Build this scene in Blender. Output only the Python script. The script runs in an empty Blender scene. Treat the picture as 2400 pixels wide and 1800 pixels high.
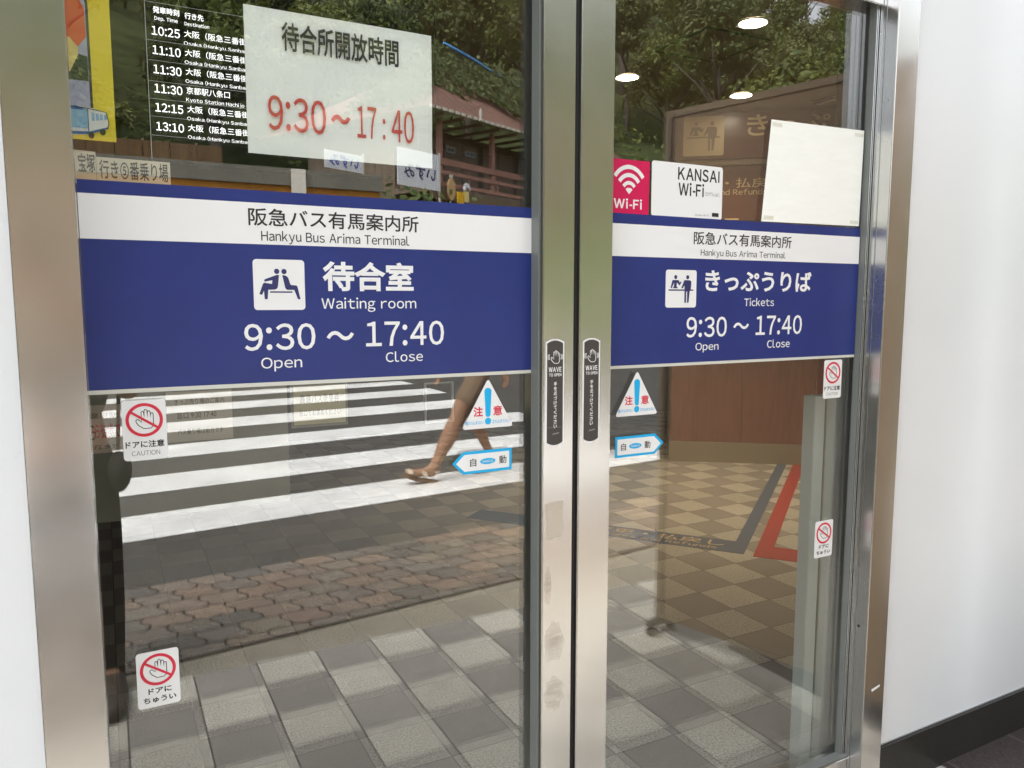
import bpy, bmesh, math, random
from mathutils import Vector, Matrix

# ---------------------------------------------------------------- camera, world, sun, exposure
SC = bpy.context.scene
COL = bpy.context.collection
R = math.radians
cam = bpy.data.cameras.new("camera")
cam_o = bpy.data.objects.new("camera", cam)
COL.objects.link(cam_o)
cam.sensor_width = 36.0
cam.lens = 27.045
cam.clip_start = 0.02
cam.clip_end = 1000
cam_o.location = (0.0, -1.5, 1.5)
cam_o.rotation_euler = (R(90 - 6.168), 0, R(-27.834))
SC.camera = cam_o

SUN_EL, SUN_AZ = 58.0, 305.0            # azimuth clockwise from +Y
W = bpy.data.worlds.new("World")
SC.world = W
W.use_nodes = True
wn = W.node_tree
sky = wn.nodes.new("ShaderNodeTexSky")
sky.sky_type = 'NISHITA'
sky.sun_disc = False
sky.sun_elevation = R(SUN_EL)
sky.sun_rotation = R(SUN_AZ)
sky.air_density = 1.0
sky.dust_density = 4.0
sky.ozone_density = 1.0
hs = wn.nodes.new("ShaderNodeHueSaturation")
hs.inputs['Saturation'].default_value = 0.22
wn.links.new(sky.outputs[0], hs.inputs['Color'])
wn.links.new(hs.outputs[0], wn.nodes['Background'].inputs[0])
wn.nodes['Background'].inputs[1].default_value = 0.15

sun = bpy.data.lights.new("sun", 'SUN')
sun.energy = 1.1
sun.angle = R(40)
sun.color = (1.0, 0.96, 0.9)
sun_o = bpy.data.objects.new("sun", sun)
COL.objects.link(sun_o)
_a = R(SUN_AZ)
_d = Vector((math.sin(_a) * math.cos(R(SUN_EL)), math.cos(_a) * math.cos(R(SUN_EL)), math.sin(R(SUN_EL))))
sun_o.rotation_euler = _d.to_track_quat('Z', 'Y').to_euler()

SC.view_settings.view_transform = 'Standard'
SC.view_settings.look = 'None'
SC.view_settings.exposure = 2.22
SC.view_settings.gamma = 1.0
SC.cycles.max_bounces = 12
SC.cycles.transparent_max_bounces = 24
SC.cycles.glossy_bounces = 6
SC.cycles.diffuse_bounces = 4
SC.cycles.caustics_reflective = True
SC.cycles.sample_clamp_indirect = 6.0
SC.cycles.use_denoising = True
rng = random.Random(7)

# ---------------------------------------------------------------- materials
def mat(name, col, rough=0.5, metal=0.0, spec=0.5, emit=None, estr=0.0):
    m = bpy.data.materials.new(name)
    m.use_nodes = True
    b = m.node_tree.nodes['Principled BSDF']
    b.inputs['Base Color'].default_value = (*col, 1)
    b.inputs['Roughness'].default_value = rough
    b.inputs['Metallic'].default_value = metal
    b.inputs['Specular IOR Level'].default_value = spec
    if emit:
        b.inputs['Emission Color'].default_value = (*emit, 1)
        b.inputs['Emission Strength'].default_value = estr
    return m

class NT:
    """small helper to wire shader nodes"""
    def __init__(s, m):
        s.t = m.node_tree
        s.b = s.t.nodes.get('Principled BSDF')
    def n(s, typ, ins=None, **props):
        x = s.t.nodes.new('ShaderNode' + typ)
        for k, v in props.items():
            setattr(x, k, v)
        for k, v in (ins or {}).items():
            s.put(x.inputs[k], v)
        return x
    def put(s, sock, v):
        if isinstance(v, bpy.types.NodeSocket):
            s.t.links.new(v, sock)
        else:
            if hasattr(sock.default_value, '__len__') and not hasattr(v, '__len__'):
                v = [v] * len(sock.default_value)
            if hasattr(v, '__len__') and len(v) == 3 and len(sock.default_value) == 4:
                v = (*v, 1)
            sock.default_value = v
    def math(s, op, a, b=0.0, c=0.0):
        x = s.n('Math', operation=op)
        s.put(x.inputs[0], a); s.put(x.inputs[1], b); s.put(x.inputs[2], c)
        return x.outputs[0]
    def mix(s, f, a, b):
        x = s.n('Mix', data_type='RGBA')
        s.put(x.inputs[0], f); s.put(x.inputs[6], a); s.put(x.inputs[7], b)
        return x.outputs[2]
    def ramp(s, f, stops):
        x = s.n('ValToRGB')
        s.put(x.inputs[0], f)
        e = x.color_ramp.elements
        while len(e) < len(stops):
            e.new(0.5)
        for el, (p, c) in zip(e, stops):
            el.position = p
            el.color = (*c, 1) if len(c) == 3 else c
        return x.outputs[0]
    def coord(s, which='Object'):
        return s.n('TexCoord').outputs[which]
    def noise(s, vec, scale, detail=3, rough=0.55, dist=0.0):
        return s.n('TexNoise', {'Vector': vec, 'Scale': scale, 'Detail': detail, 'Roughness': rough, 'Distortion': dist}).outputs['Fac']
    def pos(s):
        return s.n('NewGeometry').outputs['Position']
    def bump(s, h, strength=0.3, dist=0.01):
        o = s.n('Bump', {'Height': h, 'Strength': strength, 'Distance': dist}).outputs[0]
        s.put(s.b.inputs['Normal'], o)

def m_steel(name, base=(0.72, 0.70, 0.675), rough=0.22, stripe=(1500, 1500, 1.5)):
    m = mat(name, base, rough, 1.0)
    t = NT(m)
    p = t.pos()
    mp = t.n('Mapping', {'Vector': p, 'Scale': stripe})
    fine = t.noise(mp.outputs[0], 1.0, 2, 0.5)
    big = t.noise(p, 5.0, 4, 0.6)
    t.put(t.b.inputs['Base Color'], t.mix(t.math('MULTIPLY_ADD', fine, 0.5, t.math('MULTIPLY', big, 0.5)), base, [c * 0.93 for c in base]))
    t.put(t.b.inputs['Roughness'], t.math('MULTIPLY_ADD', t.noise(p, 9.0, 5, 0.65), 0.10, rough - 0.05))
    return m

def m_glass(name, r0=0.12, tint=(0.985, 0.995, 0.985)):
    m = bpy.data.materials.new(name)
    m.use_nodes = True
    nt = m.node_tree
    nt.nodes.remove(nt.nodes['Principled BSDF'])
    t = NT(m)
    out = nt.nodes['Material Output']
    g = t.n('NewGeometry')
    dot = t.n('VectorMath', operation='DOT_PRODUCT')
    nt.links.new(g.outputs['Incoming'], dot.inputs[0]); nt.links.new(g.outputs['True Normal'], dot.inputs[1])
    c = t.math('ABSOLUTE', dot.outputs['Value'])
    f = t.math('POWER', t.math('SUBTRACT', 1.0, c), 5.0)
    f = t.math('MULTIPLY_ADD', f, 1 - r0, r0)
    tr = t.n('BsdfTransparent', {'Color': tint})
    gl = t.n('BsdfGlossy', {'Color': (1, 1, 1), 'Roughness': 0.0})
    mx = t.n('MixShader', {0: f})
    nt.links.new(tr.outputs[0], mx.inputs[1]); nt.links.new(gl.outputs[0], mx.inputs[2])
    nt.links.new(mx.outputs[0], out.inputs['Surface'])
    return m

def m_tile(name, x0, y0, p=0.2435, jc=(0.085, 0.08, 0.07), bright=(0.52, 0.50, 0.445), dark=(0.30, 0.28, 0.25)):
    """chequered paving of light speckled and grey tiles; y is mirrored about the door line"""
    m = mat(name, bright, 0.55, spec=0.35)
    t = NT(m)
    pos = t.pos()
    sx = t.n('SeparateXYZ', {0: pos})
    u = t.math('DIVIDE', t.math('SUBTRACT', sx.outputs[0], x0), p)
    v = t.math('DIVIDE', t.math('SUBTRACT', t.math('ABSOLUTE', sx.outputs[1]), y0), p)
    fu, fv = t.math('FLOOR', u), t.math('FLOOR', v)
    par = t.math('MODULO', t.math('ADD', t.math('ADD', fu, fv), 200.0), 2.0)
    par = t.math('GREATER_THAN', par, 0.5)
    ru, rv = t.math('SUBTRACT', u, fu), t.math('SUBTRACT', v, fv)
    eu = t.math('MINIMUM', ru, t.math('SUBTRACT', 1.0, ru))
    ev = t.math('MINIMUM', rv, t.math('SUBTRACT', 1.0, rv))
    joint = t.math('LESS_THAN', t.math('MINIMUM', eu, ev), 0.012)
    cell = t.n('TexWhiteNoise', {'Vector': t.n('CombineXYZ', {0: fu, 1: fv, 2: 0.0}).outputs[0]}, noise_dimensions='3D').outputs['Value']
    sp = t.n('TexVoronoi', {'Vector': pos, 'Scale': 210.0}).outputs['Distance']
    sp2 = t.noise(pos, 120.0, 4, 0.9)
    speck = t.ramp(sp2, [(0.40, (0.12, 0.115, 0.10)), (0.5, (0.95, 0.94, 0.9)), (0.58, (1.6, 1.55, 1.45))])
    speck = t.mix(t.math('MULTIPLY', sp, 0.5), speck, (0.9, 0.9, 0.9))
    bc = t.n('Mix', {0: 0.8, 6: bright, 7: speck}, data_type='RGBA', blend_type='MULTIPLY').outputs[2]
    dn = t.ramp(t.noise(pos, 200.0, 3, 0.7), [(0.35, [c * 0.78 for c in dark]), (0.65, [c * 1.18 for c in dark])])
    c = t.mix(par, bc, dn)
    var = t.math('MULTIPLY_ADD', cell, 0.22, 0.88)
    dirt = t.math('MULTIPLY_ADD', t.noise(pos, 2.3, 5, 0.6), 0.4, 0.8)
    var = t.math('MULTIPLY', var, dirt)
    c = t.n('Mix', {0: 1.0, 6: c, 7: t.n('CombineColor', {0: var, 1: var, 2: var}).outputs[0]}, data_type='RGBA', blend_type='MULTIPLY').outputs[2]
    c = t.mix(joint, c, jc)
    t.put(t.b.inputs['Base Color'], c)
    h = t.math('MULTIPLY_ADD', joint, -1.0, t.math('MULTIPLY', sp2, 0.25))
    t.bump(h, 0.35, 0.003)
    return m

def m_paver(name):
    m = mat(name, (0.2, 0.15, 0.12), 0.85, spec=0.2)
    t = NT(m)
    pos = t.n('Mapping', {'Vector': t.pos(), 'Rotation': (0, 0, R(4.6))}).outputs[0]
    sx = t.n('SeparateXYZ', {0: pos})
    # interlocking outline: both joint families wave
    wy = t.math('MULTIPLY', t.math('SINE', t.math('MULTIPLY', sx.outputs[0], 2 * math.pi / 0.095)), 0.0045)
    wx = t.math('MULTIPLY', t.math('SINE', t.math('MULTIPLY', sx.outputs[1], 2 * math.pi / 0.15)), 0.017)
    v = t.n('CombineXYZ', {0: t.math('ADD', sx.outputs[0], wx), 1: t.math('ADD', sx.outputs[1], wy), 2: 0.0}).outputs[0]
    br = t.n('TexBrick', {'Vector': v, 'Color1': (0.0, 0, 0), 'Color2': (1, 1, 1), 'Mortar': (0, 0, 0), 'Scale': 1.0,
                          'Mortar Size': 0.0048, 'Mortar Smooth': 0.1, 'Bias': 0.0, 'Brick Width': 0.19, 'Row Height': 0.15},
             offset=0.5, squash=1.0)
    pick = t.n('SeparateColor', {0: br.outputs['Color']}).outputs[0]
    c = t.ramp(pick, [(0.0, (0.11, 0.103, 0.093)), (0.3, (0.175, 0.148, 0.117)), (0.55, (0.19, 0.138, 0.108)), (0.8, (0.145, 0.132, 0.115)), (1.0, (0.205, 0.155, 0.12))])
    n = t.noise(pos, 90.0, 4, 0.7)
    n2 = t.noise(pos, 3.0, 4, 0.6)
    k = t.math('MULTIPLY', t.math('MULTIPLY_ADD', n, 0.7, 0.78), t.math('MULTIPLY_ADD', n2, 0.5, 0.80))
    c = t.n('Mix', {0: 1.0, 6: c, 7: t.n('CombineColor', {0: k, 1: k, 2: k}).outputs[0]}, data_type='RGBA', blend_type='MULTIPLY').outputs[2]
    c = t.mix(br.outputs['Fac'], c, (0.018, 0.014, 0.011))
    t.put(t.b.inputs['Base Color'], c)
    t.bump(t.math('MULTIPLY_ADD', br.outputs['Fac'], -1.0, t.math('MULTIPLY', n, 0.3)), 0.5, 0.006)
    return m

def m_speckle(name, lo, hi, scale=220, big=1.2, rough=0.9, bump=0.4, extra=None):
    m = mat(name, hi, rough, spec=0.2)
    t = NT(m)
    p = t.pos()
    n = t.noise(p, scale, 4, 0.8)
    b = t.noise(p, big, 5, 0.6)
    c = t.ramp(n, [(0.3, lo), (0.7, hi)])
    k = t.math('MULTIPLY_ADD', b, 0.7, 0.65)
    c = t.n('Mix', {0: 1.0, 6: c, 7: t.n('CombineColor', {0: k, 1: k, 2: k}).outputs[0]}, data_type='RGBA', blend_type='MULTIPLY').outputs[2]
    if extra:
        f = t.ramp(t.noise(p, extra[1], 6, 0.75), [(extra[2], (0, 0, 0)), (extra[2] + 0.12, (1, 1, 1))])
        c = t.mix(f, c, extra[0])
    t.put(t.b.inputs['Base Color'], c)
    t.bump(n, bump, 0.003)
    return m

def m_wood(name, a, b, scale=(14, 14, 1.2), rough=0.5):
    m = mat(name, a, rough, spec=0.3)
    t = NT(m)
    mp = t.n('Mapping', {'Vector': t.pos(), 'Scale': scale})
    n = t.noise(mp.outputs[0], 1.6, 6, 0.65, 1.2)
    t.put(t.b.inputs['Base Color'], t.ramp(n, [(0.3, a), (0.7, b)]))
    t.bump(n, 0.1, 0.002)
    return m

def m_leaf(name, stops, rough=0.6):
    m = mat(name, stops[0], rough, spec=0.3)
    t = NT(m)
    g = t.n('NewGeometry')
    oi = t.n('ObjectInfo')
    f = t.math('ADD', t.math('MULTIPLY', g.outputs['Random Per Island'], 0.7), t.math('MULTIPLY', oi.outputs['Random'], 0.3))
    n = len(stops)
    t.put(t.b.inputs['Base Color'], t.ramp(f, [(i / (n - 1), c) for i, c in enumerate(stops)]))
    tr = t.n('BsdfTranslucent', {'Color': [c * 1.3 for c in stops[-1]]})
    mx = t.n('MixShader', {0: 0.22})
    out = t.t.nodes['Material Output']
    t.t.links.new(t.b.outputs[0], mx.inputs[1]); t.t.links.new(tr.outputs[0], mx.inputs[2])
    t.t.links.new(mx.outputs[0], out.inputs['Surface'])
    return m

M = {}
M['steel'] = m_steel('brushed_steel')
M['steel_dark'] = m_steel('brushed_steel_side', (0.42, 0.43, 0.42), 0.3)
M['reveal'] = m_steel('polished_steel_reveal', (0.68, 0.68, 0.67), 0.26, (60, 300, 2))
M['glass'] = m_glass('door_glass')
M['guard_glass'] = m_glass('guard_glass', 0.05, (0.9, 0.93, 0.92))
M['rubber'] = mat('black_rubber', (0.012, 0.012, 0.013), 0.6)
M['gasket'] = mat('grey_green_gasket', (0.15, 0.16, 0.15), 0.3)
M['void'] = mat('dark_gap', (0.006, 0.006, 0.006), 0.9)
def m_vinyl(name, col, k):
    m = mat(name, col, 0.36, spec=0.4)
    t = NT(m)
    p = t.pos()
    n = t.noise(p, 7.0, 5, 0.65)
    t.put(t.b.inputs['Base Color'], t.ramp(n, [(0.3, [c * (1 - k) for c in col]), (0.7, [c * (1 + k) for c in col])]))
    t.put(t.b.inputs['Roughness'], t.math('MULTIPLY_ADD', t.noise(p, 30.0, 4, 0.7), 0.2, 0.26))
    t.bump(t.noise(p, 14.0, 2, 0.5), 0.05, 0.004)
    return m
M['blue'] = m_vinyl('blue_vinyl', (0.020, 0.034, 0.182), 0.10)
M['white'] = mat('white_vinyl', (0.82, 0.82, 0.82), 0.4, spec=0.3)
M['ink'] = mat('black_ink', (0.02, 0.018, 0.02), 0.45)
M['navy'] = mat('navy_ink', (0.025, 0.028, 0.13), 0.45)
M['film'] = mat('clear_film_edge', (0.62, 0.62, 0.56), 0.3)
M['red'] = mat('red_ink', (0.66, 0.018, 0.055), 0.45)
M['redpale'] = mat('pale_red_ink', (0.62, 0.075, 0.06), 0.5)  # slightly paler red than the sticker ink
M['wifi'] = mat('crimson_vinyl', (0.62, 0.0, 0.085), 0.4)
M['cyan'] = mat('cyan_ink', (0.0, 0.42, 0.80), 0.45)
M['greyink'] = mat('grey_ink', (0.2, 0.2, 0.2), 0.5)
M['charcoal'] = mat('charcoal_plate', (0.055, 0.048, 0.044), 0.45)
M['yellow'] = mat('yellow_poster', (0.85, 0.68, 0.03), 0.5)
M['orange'] = mat('orange_print', (0.72, 0.09, 0.015), 0.5)
M['cream'] = mat('cream_print', (0.78, 0.62, 0.22), 0.5)
M['lavender'] = mat('lavender_print', (0.42, 0.43, 0.60), 0.5)
M['dkgreen'] = mat('dark_green_print', (0.02, 0.035, 0.02), 0.5)
M['skyblue'] = mat('light_blue_print', (0.28, 0.5, 0.72), 0.5)
M['busblue'] = mat('bus_blue_print', (0.03, 0.13, 0.38), 0.5)
M['screen'] = mat('black_screen', (0.004, 0.004, 0.005), 0.2)
M['screentext'] = mat('lit_white_text', (0.8, 0.8, 0.8), 0.5, emit=(1, 1, 1), estr=0.42)
M['screenline'] = mat('lit_grey_line', (0.2, 0.2, 0.2), 0.5, emit=(1, 1, 1), estr=0.06)
M['tape'] = mat('clear_tape', (0.55, 0.52, 0.42), 0.3)
M['lampglow'] = mat('downlight_glow', (1, 1, 1), 0.5, emit=(1.0, 0.88, 0.68), estr=9)
M['lampring'] = mat('downlight_ring', (0.75, 0.74, 0.7), 0.4)
M['guard'] = mat('grey_aluminium', (0.50, 0.53, 0.49), 0.5, 0.0)
M['plastic_black'] = mat('black_plastic', (0.02, 0.02, 0.02), 0.4)
M['chrome'] = mat('worn_chrome', (0.6, 0.6, 0.6), 0.25, 1.0)
M['bluefloor'] = mat('blue_floor_film', (0.075, 0.12, 0.19), 0.5)
M['redfloor'] = mat('red_floor_film', (0.42, 0.035, 0.03), 0.5)
M['gold'] = mat('gold_print', (0.62, 0.48, 0.26), 0.4)
M['signtan'] = mat('tan_sign_print', (0.55, 0.42, 0.24), 0.4)
M['maroon'] = mat('maroon_panel', (0.075, 0.018, 0.012), 0.3)
M['maroon2'] = mat('maroon_header', (0.095, 0.028, 0.018), 0.35)
M['counterwood'] = m_wood('red_brown_veneer', (0.2, 0.058, 0.032), (0.28, 0.088, 0.052), (10, 10, 0.8), 0.35)
M['plinth'] = mat('beige_plinth', (0.33, 0.29, 0.21), 0.4)
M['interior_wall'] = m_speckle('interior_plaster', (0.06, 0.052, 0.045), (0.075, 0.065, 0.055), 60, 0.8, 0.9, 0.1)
M['ceiling'] = m_speckle('ceiling_board', (0.33, 0.28, 0.22), (0.36, 0.31, 0.25), 120, 0.5, 0.9, 0.1)
M['noticeboard'] = m_speckle('pale_olive_board', (0.24, 0.235, 0.18), (0.26, 0.255, 0.2), 40, 1, 0.8, 0.05)
M['notice'] = mat('aged_notice_paper', (0.6, 0.5, 0.4), 0.7)
M['notice_y'] = mat('yellow_notice_paper', (0.66, 0.6, 0.36), 0.7)
M['notice_beige'] = mat('beige_notice_paper', (0.66, 0.6, 0.47), 0.7)
M['granite'] = m_speckle('dark_granite', (0.012, 0.011, 0.01), (0.045, 0.04, 0.036), 260, 1.5, 0.35, 0.05)
M['asphalt'] = m_speckle('asphalt', (0.042, 0.04, 0.036), (0.13, 0.122, 0.11), 150, 0.7, 0.92, 0.6, ((0.15, 0.13, 0.11), 9.0, 0.66))
M['roadpaint'] = m_speckle('road_paint', (0.62, 0.62, 0.6), (0.8, 0.8, 0.78), 160, 1.6, 0.75, 0.2, ((0.32, 0.31, 0.29), 7.0, 0.64))
M['concrete'] = m_speckle('rough_concrete', (0.17, 0.15, 0.12), (0.42, 0.38, 0.3), 90, 2.5, 0.92, 0.5)
M['grass_hill'] = m_speckle('hill_soil', (0.02, 0.03, 0.01), (0.08, 0.095, 0.035), 2.0, 0.3, 0.95, 0.6)
M['bark'] = m_wood('bark', (0.06, 0.05, 0.04), (0.16, 0.14, 0.115), (6, 6, 1.0), 0.9)
M['leaf_a'] = m_leaf('leaf_broad', [(0.042, 0.071, 0.018), (0.088, 0.118, 0.034), (0.139, 0.164, 0.050)])
M['leaf_b'] = m_leaf('leaf_olive', [(0.071, 0.092, 0.030), (0.122, 0.134, 0.050), (0.185, 0.189, 0.074)])
M['leaf_c'] = m_leaf('leaf_fresh', [(0.059, 0.097, 0.017), (0.118, 0.147, 0.034), (0.193, 0.210, 0.050)])
M['ivy'] = m_leaf('ivy_leaf', [(0.035, 0.055, 0.016), (0.085, 0.12, 0.035), (0.2, 0.22, 0.1)])
M['skin'] = m_speckle('skin', (0.30, 0.165, 0.10), (0.42, 0.25, 0.165), 45, 9.0, 0.5, 0.03)
M['hair'] = m_wood('black_hair', (0.008, 0.007, 0.006), (0.03, 0.025, 0.021), (90, 90, 6), 0.6)
M['facewhite'] = mat('eye', (0.05, 0.04, 0.035), 0.3)
M['cloth_dark'] = m_speckle('dark_cloth', (0.025, 0.023, 0.022), (0.04, 0.037, 0.035), 300, 4, 0.95, 0.1)
M['cloth_shirt'] = m_speckle('dark_olive_shirt', (0.085, 0.08, 0.062), (0.12, 0.112, 0.088), 300, 4, 0.95, 0.1)
M['cloth_brown'] = m_speckle('brown_shorts_cloth', (0.2, 0.14, 0.092), (0.27, 0.195, 0.135), 300, 4, 0.95, 0.1)
M['cloth_beige'] = m_speckle('beige_top_cloth', (0.45, 0.4, 0.32), (0.55, 0.5, 0.4), 300, 4, 0.95, 0.1)
M['sandal'] = mat('beige_sandal', (0.62, 0.52, 0.42), 0.6)
M['sole'] = mat('sandal_sole', (0.16, 0.095, 0.055), 0.7)
M['shoe'] = mat('brown_shoe', (0.05, 0.035, 0.026), 0.6)
M['housewood'] = m_wood('weathered_red_wood', (0.34, 0.17, 0.13), (0.5, 0.27, 0.21), (5, 5, 1.0), 0.8)
M['houseboard'] = m_wood('brown_boards', (0.13, 0.1, 0.07), (0.26, 0.2, 0.15), (9, 9, 0.25), 0.85)
M['shutter'] = m_wood('pale_brown_shutter', (0.28, 0.22, 0.16), (0.45, 0.36, 0.28), (16, 16, 0.2), 0.8)
M['tin'] = m_speckle('rusty_red_tin', (0.13, 0.07, 0.054), (0.22, 0.125, 0.098), 30, 1.5, 0.7, 0.2)
M['eavewhite'] = mat('pale_eave_trim', (0.62, 0.58, 0.5), 0.6)
M['bluepipe'] = mat('blue_pipe', (0.06, 0.28, 0.62), 0.5)
M['greyfascia'] = m_speckle('grey_concrete_fascia', (0.12, 0.115, 0.095), (0.2, 0.19, 0.155), 20, 1.5, 0.9, 0.2)
M['orangeband'] = m_speckle('orange_brown_band', (0.24, 0.09, 0.012), (0.36, 0.17, 0.025), 6, 1.2, 0.7, 0.1)
M['fencewood'] = m_wood('orange_brown_fence', (0.08, 0.045, 0.02), (0.15, 0.09, 0.04), (5, 5, 0.7), 0.8)
M['boarddark'] = mat('dark_brown_board', (0.19, 0.13, 0.075), 0.6)
M['boardframe'] = mat('brown_board_frame', (0.18, 0.13, 0.08), 0.5)
M['offwhite'] = mat('off_white_banner', (0.72, 0.73, 0.76), 0.7)
M['bannerblue'] = mat('blue_banner', (0.05, 0.08, 0.42), 0.7)
M['tanoval'] = mat('tan_round_board', (0.55, 0.36, 0.17), 0.7)
M['beer'] = mat('golden_yellow', (0.78, 0.46, 0.01), 0.5)

def m_panel():
    m = mat('white_metal_panel', (0.84, 0.85, 0.86), 0.33, 0.0, 0.5)
    t = NT(m)
    p = t.pos()
    mp = t.n('Mapping', {'Vector': p, 'Scale': (700, 700, 40)})
    f = t.noise(mp.outputs[0], 1.0, 3)
    b = t.noise(p, 2.0, 3)
    wc = t.ramp(b, [(0.3, (0.75, 0.77, 0.795)), (0.7, (0.79, 0.803, 0.822))])
    sc = t.n('Mapping', {'Vector': p, 'Scale': (9, 9, 3)}).outputs[0]
    sp = t.ramp(t.noise(sc, 6.0, 6, 0.8), [(0.66, (0, 0, 0)), (0.78, (1, 1, 1))])
    t.put(t.b.inputs['Base Color'], t.mix(t.math('MULTIPLY', sp, 0.35), wc, (0.5, 0.48, 0.45)))
    t.put(t.b.inputs['Roughness'], t.math('MULTIPLY_ADD', f, 0.16, 0.25))
    t.bump(f, 0.05, 0.0006)
    return m
M['panel'] = m_panel()

def m_paper(name, col):
    m = mat(name, col, 0.6, spec=0.2)
    t = NT(m)
    p = t.n('Mapping', {'Vector': t.pos(), 'Rotation': (0, R(10), 0), 'Scale': (5, 5, 28)}).outputs[0]
    n = t.noise(p, 2.2, 5, 0.6, 0.8)
    t.put(t.b.inputs['Base Color'], t.ramp(n, [(0.35, [c * 0.965 for c in col]), (0.65, col)]))
    return m
M['paper'] = m_paper('laminated_paper', (0.93, 0.95, 0.93))
M['blankpaper'] = m_paper('blank_sheet', (0.94, 0.95, 0.90))

def m_stain():
    m = bpy.data.materials.new('brown_adhesive_stain')
    m.use_nodes = True
    t = NT(m)
    p = t.n('Mapping', {'Vector': t.pos(), 'Rotation': (0, R(28), 0), 'Scale': (18, 18, 90)}).outputs[0]
    n = t.noise(p, 1.0, 5, 0.7, 0.6)
    uv = t.coord('Generated')
    sx = t.n('SeparateXYZ', {0: uv})
    ed = t.math('MULTIPLY', t.math('MULTIPLY', sx.outputs[2], t.math('SUBTRACT', 1.0, sx.outputs[2])), 4.0)
    ex = t.math('MULTIPLY', t.math('MULTIPLY', sx.outputs[0], t.math('SUBTRACT', 1.0, sx.outputs[0])), 4.0)
    ed = t.math('MULTIPLY', ed, ex)
    f = t.math('MULTIPLY', t.ramp(n, [(0.30, (0, 0, 0)), (0.75, (1, 1, 1))]), t.math('POWER', ed, 0.6))
    t.put(t.b.inputs['Base Color'], (0.33, 0.23, 0.15))
    t.b.inputs['Roughness'].default_value = 0.6
    tr = t.n('BsdfTransparent')
    mx = t.n('MixShader', {0: t.math('MULTIPLY', f, 0.2)})
    out = t.t.nodes['Material Output']
    t.t.links.new(tr.outputs[0], mx.inputs[1]); t.t.links.new(t.b.outputs[0], mx.inputs[2])
    t.t.links.new(mx.outputs[0], out.inputs['Surface'])
    return m
M['stain'] = m_stain()

# ---------------------------------------------------------------- object helpers
def thing(name, label, cat, loc=(0, 0, 0), group=None):
    o = bpy.data.objects.new(name, None)
    COL.objects.link(o)
    o.location = loc
    o.empty_display_size = 0.1
    o['label'] = label; o['category'] = cat
    if group:
        o['group'] = group
    return o

def tag(o, label, cat, group=None):
    o['label'] = label; o['category'] = cat
    if group:
        o['group'] = group
    return o

def wloc(o):
    v = Vector((0, 0, 0))
    while o is not None:
        v = v + o.location
        o = o.parent
    return v

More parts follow.
